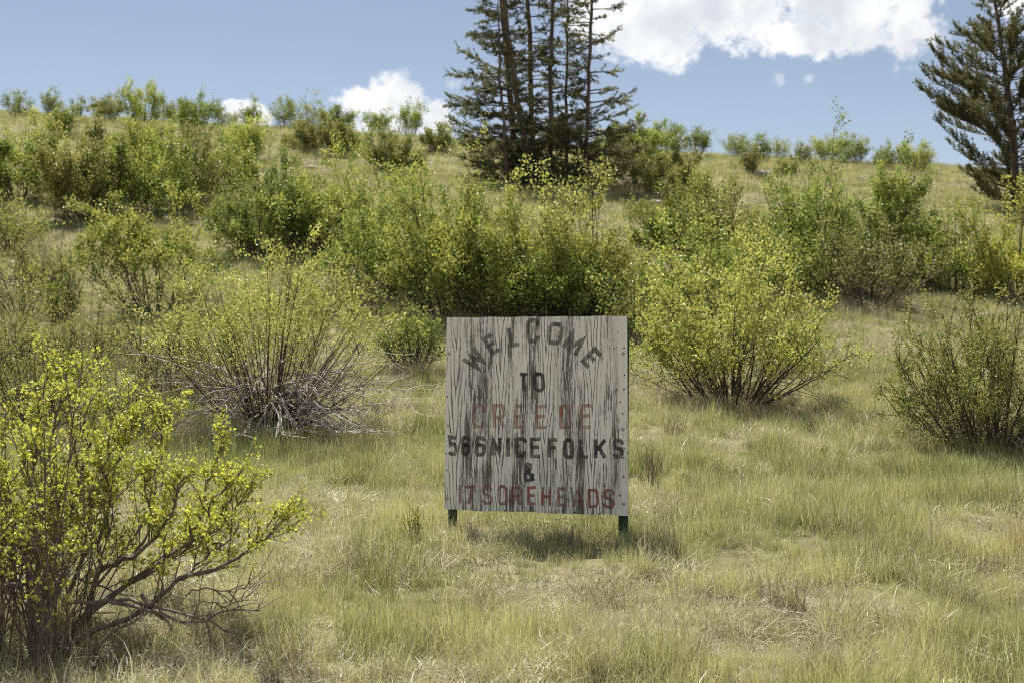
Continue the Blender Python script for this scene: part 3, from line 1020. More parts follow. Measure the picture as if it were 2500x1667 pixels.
# ------------------------------------------------------------------ the sign
BC = {'TL': (1091, 775.5, 9.03), 'TR': (1530.5, 771.0, 8.68), 'BL': (1084.5, 1243.5, 9.00), 'BR': (1533.5, 1259, 8.65)}
W3 = {k: ray(*v) for k, v in BC.items()}
cen = sum(W3.values()) / 4
xa = unit((W3['TR'] + W3['BR'] - W3['TL'] - W3['BL'])[None])[0]
yaw = math.atan2(xa[1], xa[0])
sign = empty('welcome_sign', (cen[0], cen[1], float(gh(cen[0], cen[1]))), yaw)
tag(sign, 'weathered white plywood welcome sign with faded black and red lettering on green posts', 'sign')
cw, sw = math.cos(-yaw), math.sin(-yaw)


def to_local(w):
    v = w - cen
    return np.array([v[0] * cw - v[1] * sw, v[0] * sw + v[1] * cw, v[2]])


LC = {k: to_local(v) for k, v in W3.items()}
zoff = float(cen[2] - gh(cen[0], cen[1]))


def bxy(u, v, off=0.0):
    """board coordinates (u right, v down, 0..1) -> local point, off metres in front of the face"""
    p = (LC['TL'] * (1 - u) + LC['TR'] * u) * (1 - v) + (LC['BL'] * (1 - u) + LC['BR'] * u) * v
    return np.array([p[0], p[1] - off, p[2]])


# measures below are pixels of an enlargement of the sign; these are its corners there
SC = {'TL': (125, 88), 'TR': (1202, 78), 'BL': (105, 1236), 'BR': (1208, 1276)}


def suv(x, y):
    u, v = .5, .5
    for _ in range(4):
        l = SC['TL'][0] * (1 - v) + SC['BL'][0] * v
        r = SC['TR'][0] * (1 - v) + SC['BR'][0] * v
        u = (x - l) / (r - l)
        t_ = SC['TL'][1] * (1 - u) + SC['TR'][1] * u
        b_ = SC['BL'][1] * (1 - u) + SC['BR'][1] * u
        v = (y - t_) / (b_ - t_)
    return u, v


def grain(t):
    """weathered plywood: how far the paint has gone (0 whole, 1 bare dark wood), from the board's own coordinates"""
    tc = t.new('ShaderNodeTexCoord')
    x, y, z = t.sep(tc.outputs['Object'])
    per = .297
    wz = t.m('MULTIPLY', t.m('SUBTRACT', t.noise(t.vec(t.m('MULTIPLY', x, 2.0), 0.0, t.m('MULTIPLY', z, 2.0)), 1.0, 2.0), .5), .045)
    xw = t.m('ADD', x, wz)
    ph = t.m('DIVIDE', t.m('ADD', xw, .523), per)
    xb = t.m('MULTIPLY', t.m('SUBTRACT', t.m('FRACT', t.m('ADD', ph, .5)), .5), per)      # metres from the nearest flame band
    ab = t.m('ABSOLUTE', xb)
    band = t.m('SUBTRACT', 1.0, t.step(ab, .034, .052))
    cell = t.m('FLOOR', t.m('ADD', ph, .5))
    jig = t.noise(t.vec(t.m('ADD', t.m('MULTIPLY', x, 16.0), t.m('MULTIPLY', cell, 3.7)), 0.0, t.m('MULTIPLY', z, 3.2)), 1.0, 3.0, .55)
    F = t.m('ADD', t.m('SUBTRACT', t.m('MULTIPLY', z, 3.0), t.m('MULTIPLY', ab, 46.0)), t.m('ADD', t.m('MULTIPLY', jig, 2.2), t.m('MULTIPLY', cell, .37)))
    sn = t.m('SINE', t.m('MULTIPLY', F, 6.283))
    flame = t.m('MULTIPLY', t.step(sn, .60, .88), band)
    f1 = t.noise(t.vec(t.m('MULTIPLY', xw, 155.0), 0.0, t.m('MULTIPLY', z, 4.5)), 1.0, 5.0, .66)
    f2 = t.noise(t.vec(t.m('MULTIPLY', x, 260.0), 3.0, t.m('MULTIPLY', z, 30.0)), 1.0, 3.0, .6)
    worn = t.noise(t.vec(t.m('MULTIPLY', x, 11.0), 5.0, t.m('MULTIPLY', z, 1.7)), 1.0, 3.0, .6)
    edge = t.step(t.m('ABSOLUTE', x), .42, .58)
    side = t.m('ADD', t.m('MULTIPLY', t.m('SUBTRACT', worn, .5), .52), t.m('MULTIPLY', edge, -.10))
    lift = t.m('ADD', side, t.m('MULTIPLY', t.m('SUBTRACT', .12, z), .03))
    fine = t.step(t.m('ADD', t.m('ADD', t.m('MULTIPLY', f1, .72), t.m('MULTIPLY', f2, .28)), t.m('ADD', lift, t.m('MULTIPLY', band, -.16))), .478, .555)
    hole = t.new('ShaderNodeTexVoronoi')
    hole.inputs['Scale'].default_value = 1.0
    t.put(hole.inputs['Vector'], t.vec(t.m('MULTIPLY', x, 13.0), 0.0, t.m('MULTIPLY', z, 9.0)))
    pit = t.m('SUBTRACT', 1.0, t.step(hole.outputs['Distance'], .04, .075))
    gone = t.m('MAXIMUM', t.m('MAXIMUM', t.m('MULTIPLY', flame, .85), t.m('MULTIPLY', fine, .92)), t.m('MULTIPLY', pit, .8))
    stain = t.m('MULTIPLY', t.step(t.noise(t.vec(t.m('MULTIPLY', x, 13.0), 9.0, t.m('MULTIPLY', z, 1.6)), 1.0, 3.0, .6), .50, .72), .55)
    return gone, stain, f1, f2


def board_mat():
    m, t, out = new_mat('weathered_plywood')
    gone, stain, f1, f2 = grain(t)
    paint = t.mix(f2, (.62, .60, .55), (.76, .74, .685))
    paint = t.mix(stain, paint, (.16, .155, .145))
    wood = t.mix(f1, (.026, .024, .021), (.10, .09, .077))
    p = t.new('ShaderNodeBsdfPrincipled')
    t.put(p.inputs['Base Color'], t.mix(gone, paint, wood))
    p.inputs['Roughness'].default_value = .82
    p.inputs['Specular IOR Level'].default_value = .2
    b = t.new('ShaderNodeBump')
    b.inputs['Strength'].default_value = .6
    b.inputs['Distance'].default_value = .002
    t.put(b.inputs['Height'], t.m('SUBTRACT', 1.0, gone))
    t.l.new(b.outputs[0], p.inputs['Normal'])
    t.l.new(p.outputs[0], out.inputs[0])
    return m


def letter_mat(name, c1, c2, fade, keep):
    """old sign paint: flaked off where the board's paint has gone, thinned by weather"""
    m, t, out = new_mat(name)
    gone, stain, f1, f2 = grain(t)
    tc = t.new('ShaderNodeTexCoord')
    patch = t.noise(tc.outputs['Object'], 9.0, 4.0, .6)
    speck = t.noise(tc.outputs['Object'], 260.0, 2.0, .6)
    p = t.new('ShaderNodeBsdfPrincipled')
    t.put(p.inputs['Base Color'], t.mix(patch, c1, c2))
    p.inputs['Roughness'].default_value = .75
    p.inputs['Specular IOR Level'].default_value = .2
    tr = t.new('ShaderNodeBsdfTransparent')
    a = t.m('SUBTRACT', 1.0, t.m('MULTIPLY', gone, keep))
    a = t.m('MULTIPLY', a, t.step(t.m('ADD', t.m('MULTIPLY', patch, .35), t.m('MULTIPLY', speck, .65)), .38 + fade * .12, .52 + fade * .22, .30, .97))
    mx = t.new('ShaderNodeMixShader')
    t.put(mx.inputs[0], a)
    t.l.new(tr.outputs[0], mx.inputs[1])
    t.l.new(p.outputs[0], mx.inputs[2])
    t.l.new(mx.outputs[0], out.inputs[0])
    return m


M['board'] = board_mat()
M['ply_edge'] = rough_mat('plywood_edge', [(.3, (.22, .18, .13)), (.7, (.50, .44, .34))], 60, (.3, 1, 4))
M['black1'] = letter_mat('faded_black_paint', (.030, .029, .030), (.080, .078, .080), .48, .35)
M['black2'] = letter_mat('black_paint', (.020, .020, .021), (.055, .054, .055), .25, .25)
M['red1'] = letter_mat('faded_red_paint', (.30, .085, .055), (.38, .17, .12), .68, .55)
M['red2'] = letter_mat('red_paint', (.22, .035, .026), (.34, .12, .095), .38, .3)
M['post'] = rough_mat('green_post_paint', [(.3, (.010, .028, .016)), (.6, (.022, .055, .030)), (.85, (.07, .085, .055))], 20, rough=.5, bump=.15)
M['bolt'] = rough_mat('bolt_steel', [(.3, (.20, .19, .17)), (.7, (.36, .34, .31))], 60, rough=.5, bump=0)
M['rust'] = rough_mat('nail_rust', [(.3, (.018, .014, .012)), (.7, (.055, .038, .028))], 80, bump=0)

board_o = empty('board_origin', (0, 0, 0))
bpy.data.objects.remove(board_o)
# board: front face cut into a grid (gently warped), real plywood thickness behind
nu, nv = 28, 28
Vf, th = [], .016
for back in (0, 1):
    for j in range(nv + 1):
        for i in range(nu + 1):
            u, v = i / nu, j / nv
            warp = .006 * math.sin(u * 2.7 + .4) * math.sin(v * 3.0) + .004 * (v - .5) ** 2
            p = bxy(u, v, -th * back + warp)
            if j == nv:
                p[2] += .004 * math.sin(u * 9.0) * math.sin(u * 23.0) + .003
            if j == 0:
                p[2] += .0015 * math.sin(u * 31.0)
            Vf.append(p)
Vf = np.array(Vf)
S1 = (nu + 1) * (nv + 1)
q = []
mi = []
for j in range(nv):
    for i in range(nu):
        a = j * (nu + 1) + i
        q.append((a, a + nu + 1, a + nu + 2, a + 1)); mi.append(0)
        a += S1
        q.append((a, a + 1, a + nu + 2, a + nu + 1)); mi.append(0)
for i in range(nu):
    a, b = i, nv * (nu + 1) + i
    q.append((a, a + 1, a + 1 + S1, a + S1)); mi.append(1)
    q.append((b, b + S1, b + S1 + 1, b + 1)); mi.append(1)
for j in range(nv):
    a, b = j * (nu + 1), j * (nu + 1) + nu
    q.append((a, a + S1, a + S1 + nu + 1, a + nu + 1)); mi.append(1)
    q.append((b, b + nu + 1, b + nu + 1 + S1, b + S1)); mi.append(1)
board = obj('board', make_mesh('board', Vf, [np.array(q)], [M['board'], M['ply_edge']], mat_index=mi), sign, (0, 0, zoff))

# lettering: single-stroke block capitals as a sign painter draws them, unit box x 0..1, y 0 (top)..1
c_ = .22
GL = {
    'O': [[(c_, 0), (1 - c_, 0), (1, c_ * .7), (1, 1 - c_ * .7), (1 - c_, 1), (c_, 1), (0, 1 - c_ * .7), (0, c_ * .7), (c_, 0), (1 - c_, 0)]],
    'C': [[(1, .26), (1, c_ * .7), (1 - c_, 0), (c_, 0), (0, c_ * .7), (0, 1 - c_ * .7), (c_, 1), (1 - c_, 1), (1, 1 - c_ * .7), (1, .76)]],
    'E': [[(1, 0), (0, 0), (0, 1), (1, 1)], [(0, .48), (.85, .48)]],
    'F': [[(1, 0), (0, 0), (0, 1.06)], [(0, .48), (.85, .48)]],
    'L': [[(0, -.05), (0, 1), (1, 1)]],
    'T': [[(-.1, 0), (1.1, 0)], [(.5, 0), (.5, 1.06)]],
    'W': [[(0, -.05), (.22, 1.0), (.5, .25), (.78, 1.0), (1, -.05)]],
    'M': [[(0, 1.05), (.08, 0), (.5, .8), (.92, 0), (1, 1.05)]],
    'N': [[(0, 1.05), (0, 0), (1, 1), (1, -.05)]],
    'I': [[(.5, -.05), (.5, 1.05)]],
    'K': [[(0, -.05), (0, 1.05)], [(1, -.04), (.1, .55)], [(.35, .42), (1.02, 1.04)]],
    'S': [[(1, .24), (1, c_ * .6), (1 - c_, 0), (c_, 0), (0, c_ * .7), (0, .36), (c_ * .8, .47), (1 - c_ * .8, .53), (1, .64), (1, 1 - c_ * .7), (1 - c_, 1), (c_, 1), (0, 1 - c_ * .6), (0, .78)]],
    'R': [[(0, 1.05), (0, 0), (1 - c_, 0), (1, c_ * .7), (1, .38), (1 - c_, .53), (0, .53)], [(.45, .53), (1, 1.04)]],
    'D': [[(0, 0), (0, 1), (1 - c_, 1), (1, 1 - c_), (1, c_), (1 - c_, 0), (0, 0), (0, .5)]],
    'H': [[(0, -.05), (0, 1.05)], [(1, -.05), (1, 1.05)], [(0, .5), (1, .5)]],
    'A': [[(0, 1.05), (.5, 0), (1, 1.05)], [(.2, .68), (.8, .68)]],
    '1': [[(.2, .2), (.6, 0), (.6, 1.05)]],
    '5': [[(1, 0), (.08, 0), (.05, .42), (c_, .38), (1 - c_, .40), (1, .55), (1, 1 - c_ * .7), (1 - c_, 1), (c_, 1), (0, .86)]],
    '6': [[(1, .2), (1, c_ * .7), (1 - c_, 0), (c_, 0), (0, c_ * .7), (0, 1 - c_ * .7), (c_, 1), (1 - c_, 1), (1, 1 - c_ * .7), (1, .58), (1 - c_, .44), (.05, .44)]],
    '7': [[(-.05, 0), (1, 0), (.38, 1.05)]],
    '8': [[(c_, 0), (1 - c_, 0), (1, .16), (1, .34), (1 - c_, .47), (c_, .47), (0, .34), (0, .16), (c_, 0), (1 - c_, 0)],
          [(c_, .47), (1 - c_, .47), (1, .6), (1, .86), (1 - c_, 1), (c_, 1), (0, .86), (0, .6), (c_, .47), (1 - c_, .47)]],
    '&': [[(1.05, 1.05), (.22, .34), (.2, .12), (.42, 0), (.66, .06), (.72, .2), (.55, .38), (.1, .62), (0, .8), (.18, 1), (.5, 1), (.8, .82), (.95, .58)]],
}


def strip(P, w):
    """mitred ribbon along a 2-D polyline"""
    P = np.array(P, float)
    n = len(P)
    T = np.diff(P, axis=0)
    T /= np.linalg.norm(T, axis=1, keepdims=True)
    Nn = np.stack([-T[:, 1], T[:, 0]], 1)
    out = []
    for i in range(n):
        if i == 0:
            k = Nn[0]
        elif i == n - 1:
            k = Nn[-1]
        else:
            k = Nn[i - 1] + Nn[i]
            k = k / np.linalg.norm(k)
            k = k / max(.45, float(np.dot(k, Nn[i])))
        out += [P[i] + k * w / 2, P[i] - k * w / 2]
    return np.array(out)


_lay = [0]


def lettering(name, label, items, mat, stroke):
    word = empty(name, (0, 0, zoff))
    word.parent = sign
    word['label'] = label
    rng = random.Random(len(items) * 7)
    for (ch, cx, cy, w, h, rot) in items:
        V, F = [], []
        c, s = math.cos(R(rot)), math.sin(R(rot))
        for st in GL[ch]:
            P = []
            for (gx, gy) in st:
                lx, ly = (gx - .5) * (w - stroke), (gy - .5) * (h - stroke)
                lx += rng.uniform(-3, 3)
                ly += rng.uniform(-3, 3)
                P.append((cx + lx * c + ly * s, cy - lx * s + ly * c))
            # finer steps so that the ribbon follows the warped board
            fineP = [P[0]]
            for a, b in zip(P[:-1], P[1:]):
                k = max(1, int(math.hypot(b[0] - a[0], b[1] - a[1]) / 40))
                fineP += [(a[0] + (b[0] - a[0]) * (i + 1) / k, a[1] + (b[1] - a[1]) * (i + 1) / k) for i in range(k)]
            E = strip(fineP, stroke)
            _lay[0] += 1
            off = .0010 + (_lay[0] % 9) * .00006
            b0 = len(V)
            for e in E:
                u, v = suv(e[0], e[1])
                warp = .006 * math.sin(u * 2.7 + .4) * math.sin(v * 3.0) + .004 * (v - .5) ** 2
                V.append(bxy(u, v, off + warp))
            F += [(b0 + 2 * i, b0 + 2 * i + 1, b0 + 2 * i + 3, b0 + 2 * i + 2) for i in range(len(fineP) - 1)]
        obj('letter', make_mesh('letter', np.array(V), [np.array(F)], [M[mat]]), word)


lettering('painted_word', 'WELCOME in an arch of faded black capitals', [('W', 300, 338, 118, 130, 48), ('E', 402, 248, 78, 128, 31), ('L', 535, 200, 70, 128, 12),
          ('C', 652, 168, 82, 148, 0), ('O', 783, 186, 92, 138, -9), ('M', 893, 240, 112, 130, -30), ('E', 1000, 332, 78, 124, -46)], 'black1', 25)
lettering('painted_word', 'TO in black capitals', [('T', 597, 474, 58, 118, 0), ('O', 687, 474, 70, 118, 0)], 'black2', 21)
lettering('painted_word', 'CREEDE in faded red capitals', [('C', 325, 677, 78, 148, 0), ('R', 447, 678, 78, 146, 0), ('E', 575, 680, 76, 146, 0), ('E', 703, 681, 78, 146, 0),
          ('D', 843, 681, 74, 146, 0), ('E', 965, 680, 78, 148, 0)], 'red1', 21)
lettering('painted_word', '586 NICE FOLKS in black characters', [('5', 160, 853, 62, 120, 0), ('8', 240, 853, 60, 120, 0), ('6', 331, 854, 66, 122, 0), ('N', 428, 858, 62, 122, 0),
          ('I', 503, 860, 30, 122, 0), ('C', 577, 862, 70, 124, 0), ('E', 668, 864, 70, 124, 0), ('F', 772, 868, 68, 124, 0), ('O', 863, 870, 68, 122, 0),
          ('L', 955, 871, 62, 124, 0), ('K', 1050, 872, 76, 124, 0), ('S', 1150, 873, 66, 124, 0)], 'black2', 22)
lettering('painted_sign', 'black ampersand', [('&', 628, 1012, 70, 120, 0)], 'black2', 21)
lettering('painted_word', '17 SOREHEADS in red characters', [('1', 205, 1145, 40, 112, 0), ('7', 262, 1146, 64, 112, 0), ('S', 373, 1147, 66, 116, 0), ('O', 465, 1148, 62, 118, 0),
          ('R', 552, 1152, 66, 118, 0), ('E', 645, 1154, 66, 116, 0), ('H', 730, 1157, 64, 116, 0), ('E', 823, 1161, 62, 116, 0), ('A', 915, 1165, 62, 118, 0),
          ('D', 1006, 1168, 66, 118, 0), ('S', 1097, 1170, 70, 116, 0)], 'red2', 18)


def disc(r, h, n=10, dome=.4):
    V = [(0, -h, 0)]
    for rr, yy in ((r * .55, -h * .9), (r, -h * dome), (r, .004)):
        for k in range(n):
            a = 2 * math.pi * k / n
            V.append((rr * math.cos(a), yy, rr * math.sin(a)))
    tri = [(0, 1 + (k + 1) % n, 1 + k) for k in range(n)]
    quad = []
    for g_ in range(2):
        for k in range(n):
            a, b = 1 + g_ * n + k, 1 + g_ * n + (k + 1) % n
            quad.append((a, b, b + n, a + n))
    return np.array(V), np.array(tri), np.array(quad)


dv, dt, dq = disc(.0105, .006)
bolt_me = make_mesh('bolt', dv, [dt, dq], [M['bolt']], smooth=True)
dv, dt, dq = disc(.0048, .0026, 8)
nail_me = make_mesh('nail', dv, [dt, dq], [M['rust']])
for (x, y) in ((138, 303), (133, 733), (125, 1168), (1181, 304), (1178, 757), (1184, 1202)):
    p = bxy(*suv(x, y), .002)
    obj('bolt', bolt_me, sign, (p[0], p[1] + .001, p[2] + zoff))
nr = random.Random(5)
for (x, y) in ((284, 510), (318, 514), (285, 575), (313, 576), (427, 512), (545, 512), (584, 576), (560, 1008), (327, 995), (1187, 432), (1184, 516), (1166, 595), (1178, 663), (1186, 870),
               (1182, 925), (1183, 1040), (1146, 520), (870, 430), (903, 664), (328, 654), (862, 1030), (390, 1130), (116, 900), (128, 560), (1185, 270), (1130, 272), (900, 1252), (755, 1250), (480, 1240),
               (1040, 1262), (1160, 1152)):
    p = bxy(*suv(x + nr.uniform(-2, 2), y), .002)
    obj('nail', nail_me, sign, (p[0], p[1], p[2] + zoff))

# green steel channel posts with punched holes, behind both side edges


def channel(Hh):
    """U-section post, flanges to the back, open at the rear"""
    w, dp, t_ = .040, .026, .004
    prof = [(-w / 2, 0), (w / 2, 0), (w / 2, dp), (w / 2 + .010, dp), (w / 2 + .010, dp + t_), (w / 2 - t_, dp + t_), (w / 2 - t_, t_), (-w / 2 + t_, t_), (-w / 2 + t_, dp + t_), (-w / 2 - .010, dp + t_),
            (-w / 2 - .010, dp), (-w / 2, dp)]
    n = len(prof)
    V = [(x, y, z) for z in (0, Hh) for (x, y) in prof]
    Q = [(k, (k + 1) % n, n + (k + 1) % n, n + k) for k in range(n)]
    return np.array(V, float), np.array(Q)


for u in (.030, .963):
    lo = bxy(u, 1.0, -th - .004)
    tz = bxy(u, .04)[2]
    wx = cen[0] + lo[0] * math.cos(yaw) - lo[1] * math.sin(yaw)
    wy = cen[1] + lo[0] * math.sin(yaw) + lo[1] * math.cos(yaw)
    gz = float(gh(wx, wy)) - sign.location[2]
    z0 = gz - .45
    V, Q = channel(tz + zoff - z0)
    lean_ = (LC['TL'][1] - LC['BL'][1]) / (LC['TL'][2] - LC['BL'][2])
    V[:, 1] += (V[:, 2] + z0 - zoff - lo[2]) * lean_
    V = V + np.array([lo[0], lo[1] + .012, z0])
    po = obj('post', make_mesh('post', V, [Q], [M['post']]), sign)
    hv, ht, hq = disc(.0055, .0008, 8, .5)
    for k in range(6):
        z = gz + .04 + k * .05
        if z > lo[2] + zoff + .05:
            break
        obj('punched_hole', make_mesh('punched_hole', hv + np.array([lo[0], lo[1] + .0112, z]), [ht, hq], [M['rust']]), po)

# ------------------------------------------------------------------ grass


def blades(rng, n, rad, h, hvar, w, arch, splay, K=4, curl=0.0, flat=0.0, lvmu=.45, sub=3):
    """n tapering blades springing from a disc"""
    a = rng.uniform(0, 2 * np.pi, n)
    r = rad * np.sqrt(rng.random(n))
    p = np.stack([np.cos(a) * r, np.sin(a) * r, np.full(n, -.015)], -1)
    az = rng.uniform(0, 2 * np.pi, n)
    sp = np.abs(rng.normal(0, splay, n)) + flat
    d = np.stack([np.cos(az) * np.sin(sp), np.sin(az) * np.sin(sp), np.cos(sp)], -1)
    L = h * np.clip(rng.normal(1, hvar, n), .35, 1.8)
    ar = arch * rng.uniform(.2, 1.6, n)
    P = np.empty((n, K, 3))
    P[:, 0] = p
    for k in range(1, K):
        P[:, k] = P[:, k - 1] + d * (L / (K - 1))[:, None]
        d = d + rng.normal(size=(n, 3)) * curl
        d[:, 2] -= ar * (k / K)
        d = unit(d)
    P[:, 1:, 2] = np.maximum(P[:, 1:, 2], .004)
    side = np.stack([-np.sin(az + rng.normal(0, .8, n)), np.cos(az + rng.normal(0, .8, n)), np.zeros(n)], -1)
    wd = w * rng.uniform(.6, 1.4, n)
    prof = np.linspace(1, .35, K - 1)
    V = []
    for k in range(K - 1):
        V += [P[:, k] + side * (wd * prof[k] * .5)[:, None], P[:, k] - side * (wd * prof[k] * .5)[:, None]]
    V.append(P[:, K - 1])
    nv_ = 2 * (K - 1) + 1
    V = np.stack(V, 1).reshape(-1, 3)
    b = np.arange(n)[:, None] * nv_
    Q = np.concatenate([b + np.array([[2 * k, 2 * k + 1, 2 * k + 3, 2 * k + 2]]) for k in range(K - 2)])
    T = b + np.array([[nv_ - 3, nv_ - 2, nv_ - 1]])
    lv = np.clip(rng.normal(lvmu, .30, n), 0, 1)
    return V, [Q, T], np.concatenate([np.tile(lv, K - 2), lv])


def proto(nm, mat, **kw):
    V, F, lv = blades(np.random.default_rng(kw.pop('seed')), **kw)
    return bpy.data.objects.new(nm, make_mesh(nm, V, F, [M[mat]], {'lv': lv}))


def scatter(name, label, P, rng, scl, tint, protos):
    n = len(P)
    me = bpy.data.meshes.new(name)
    me.vertices.add(n)
    me.vertices.foreach_set('co', np.ascontiguousarray(P, np.float32).ravel())
    rot = np.stack([rng.normal(0, .12, n), rng.normal(0, .12, n), rng.uniform(0, 6.283, n)], -1)
    at = me.attributes.new('rot', 'FLOAT_VECTOR', 'POINT')
    at.data.foreach_set('vector', rot.astype(np.float32).ravel())
    sc = np.stack([scl * rng.uniform(.85, 1.15, n), scl * rng.uniform(.85, 1.15, n), scl * rng.uniform(.75, 1.25, n)], -1)
    at = me.attributes.new('scl', 'FLOAT_VECTOR', 'POINT')
    at.data.foreach_set('vector', sc.astype(np.float32).ravel())
    at = me.attributes.new('tint', 'FLOAT', 'POINT')
    at.data.foreach_set('value', np.asarray(tint, np.float32))
    at = me.attributes.new('choice', 'INT', 'POINT')
    at.data.foreach_set('value', rng.integers(0, len(protos), n).astype(np.int32))
    o = obj(name, me)
    tag(o, label, 'grass', kind='stuff')
    g = bpy.data.node_groups.new(name, 'GeometryNodeTree')
    g.interface.new_socket('Geometry', in_out='INPUT', socket_type='NodeSocketGeometry')
    g.interface.new_socket('Geometry', in_out='OUTPUT', socket_type='NodeSocketGeometry')
    gi = g.nodes.new('NodeGroupInput')
    go = g.nodes.new('NodeGroupOutput')
    jn = g.nodes.new('GeometryNodeJoinGeometry')
    for p in protos:
        oi = g.nodes.new('GeometryNodeObjectInfo')
        oi.inputs['Object'].default_value = p
        ti = g.nodes.new('GeometryNodeGeometryToInstance')
        g.links.new(oi.outputs['Geometry'], ti.inputs[0])
        g.links.new(ti.outputs[0], jn.inputs[0])
    ip = g.nodes.new('GeometryNodeInstanceOnPoints')
    g.links.new(gi.outputs[0], ip.inputs['Points'])
    g.links.new(jn.outputs[0], ip.inputs['Instance'])
    ip.inputs['Pick Instance'].default_value = True
    for nm, dt_, sk in (('rot', 'FLOAT_VECTOR', 'Rotation'), ('scl', 'FLOAT_VECTOR', 'Scale'), ('choice', 'INT', 'Instance Index')):
        na = g.nodes.new('GeometryNodeInputNamedAttribute')
        na.data_type = dt_
        na.inputs['Name'].default_value = nm
        out = [s for s in na.outputs if s.enabled and s.name == 'Attribute'][0]
        g.links.new(out, ip.inputs[sk])
    g.links.new(ip.outputs[0], go.inputs[0])
    md = o.modifiers.new('scatter', 'NODES')
    md.node_group = g
    return o


def field(rng, y0, y1, per_m2):
    """random points over the ground the camera and a step beside it can see"""
    out = []
    for a, b in zip(np.linspace(y0, y1, 13)[:-1], np.linspace(y0, y1, 13)[1:]):
        hw = .40 * b + 1.6
        n = int(per_m2 * (b - a) * 2 * hw)
        out.append(np.stack([rng.uniform(-hw, hw, n), rng.uniform(a, b, n)], -1))
    p = np.concatenate(out)
    return p


def on_ground(p):
    return np.column_stack([p, gh(p[:, 0], p[:, 1])])


gr = np.random.default_rng(9)
green_n = [proto('green_tuft', 'grass', seed=50 + k, n=76, rad=.085, h=.115, hvar=.35, w=.0032, arch=.50, splay=.42, curl=.12, lvmu=.42) for k in range(7)]
tall_n = [proto('tall_tuft', 'grass', seed=60 + k, n=34, rad=.05, h=.17, hvar=.28, w=.0034, arch=.25, splay=.26, curl=.06, lvmu=.30) for k in range(5)]
straw_n = [proto('straw_tuft', 'straw', seed=70 + k, n=60, rad=.10, h=.115, hvar=.35, w=.0032, arch=.75, splay=.55, curl=.20, K=5, lvmu=.45) for k in range(7)]
litter_n = [proto('straw_litter', 'straw', seed=80 + k, n=46, rad=.14, h=.16, hvar=.4, w=.0034, arch=.9, splay=.3, curl=.28, K=5, flat=1.05, lvmu=.5) for k in range(6)]
stalk_n = [proto('straw_stalk', 'straw', seed=85 + k, n=7, rad=.10, h=.22, hvar=.35, w=.0055, arch=.55, splay=.7, curl=.16, K=6, lvmu=.75) for k in range(6)]
seed_n = [proto('seed_stalk', 'grass', seed=88 + k, n=7, rad=.07, h=.27, hvar=.25, w=.0030, arch=.06, splay=.16, curl=.03, K=4, lvmu=.12) for k in range(4)]
green_f = [proto('far_green_tuft', 'grass', seed=90 + k, n=60, rad=.22, h=.14, hvar=.3, w=.010, arch=.3, splay=.35, curl=.06, K=3, lvmu=.45) for k in range(5)]
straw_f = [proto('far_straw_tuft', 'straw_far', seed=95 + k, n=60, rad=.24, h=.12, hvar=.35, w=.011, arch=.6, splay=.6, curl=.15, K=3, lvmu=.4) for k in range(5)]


def greenness(p):
    v = .5 + .75 * (vnoise(p[:, 0], p[:, 1], 1.5, 11) - .5) + .62 * (vnoise(p[:, 0], p[:, 1], .42, 12) - .5)
    # lusher at mid distance, drier at the near edge and on the upper slope
    v = v + np.interp(p[:, 1], [5, 6.6, 9, 13, 20, 30, 45, 62], [-.10, -.04, .09, .16, .16, .11, .08, .05])
    return v


def lay(kind, y0, y1, per, protos, name, label, s0, s1, lo, hi, inv=False):
    p = field(gr, y0, y1, per)
    gn = greenness(p)
    k = np.clip((gn - lo) / (hi - lo), 0, 1)
    if inv:
        k = 1 - k
    keep = gr.random(len(p)) < k * .84 + .16
    p, gn = p[keep], gn[keep]
    s = gr.uniform(s0, s1, len(p)) * np.clip(.45 + 1.15 * vnoise(p[:, 0], p[:, 1], .36, 21), .5, 1.5)
    s = s * .88 * (1 - .16 * np.exp(-(((p[:, 0] - .14) / .75) ** 2 + ((p[:, 1] - 8.45) / .45) ** 2)))
    tint = np.clip(.5 - .22 * np.interp(p[:, 1], [9, 12, 24, 34], [0, 1, 1, .3]) + 1.3 * (vnoise(p[:, 0], p[:, 1], .55, 23) - .5) + .5 * (.5 - gn) + gr.normal(0, .2, len(p)), 0, 1)
    scatter(name, label, on_ground(p), gr, s, tint, protos)
    print(name, len(p))


lay('g', 3.5, 13, 160, green_n, 'green_grass', 'fine green grass tufts growing across the near meadow', .7, 1.2, .28, .62)
lay('t', 3.5, 14, 42, tall_n, 'tall_grass', 'taller dark green grass blades standing in the near meadow', .75, 1.2, .40, .70)
lay('s', 3.5, 13, 88, straw_n, 'dry_grass', 'pale dry grass bent over across the near meadow', .7, 1.2, .35, .80, True)
lay('l', 3.5, 13, 72, litter_n, 'straw_litter', 'matted straw-coloured dead grass lying on the ground', .7, 1.3, .30, .75, True)
lay('k', 3.5, 14, 7, stalk_n, 'straw_stalk', 'broad pale bent dead grass blades strewn over the meadow', .6, 1.1, .3, .9, True)
lay('d', 3.5, 14, 14, seed_n, 'grass_stalk', 'thin dark upright grass stalks scattered through the meadow', .7, 1.1, .3, .6)
lay('g2', 13, 29, 62, green_n, 'green_grass', 'fine green grass between the shrubs', .9, 1.4, .30, .64)
lay('s2', 13, 29, 55, straw_n, 'dry_grass', 'pale dry grass between the shrubs', .9, 1.4, .35, .80, True)
lay('g3', 29, 74, 13, green_f, 'green_grass', 'short green grass on the upper slope', .8, 1.3, .25, .62)
lay('s3', 29, 74, 9, straw_f, 'dry_grass', 'short pale dry grass on the upper slope', .7, 1.25, .30, .80, True)

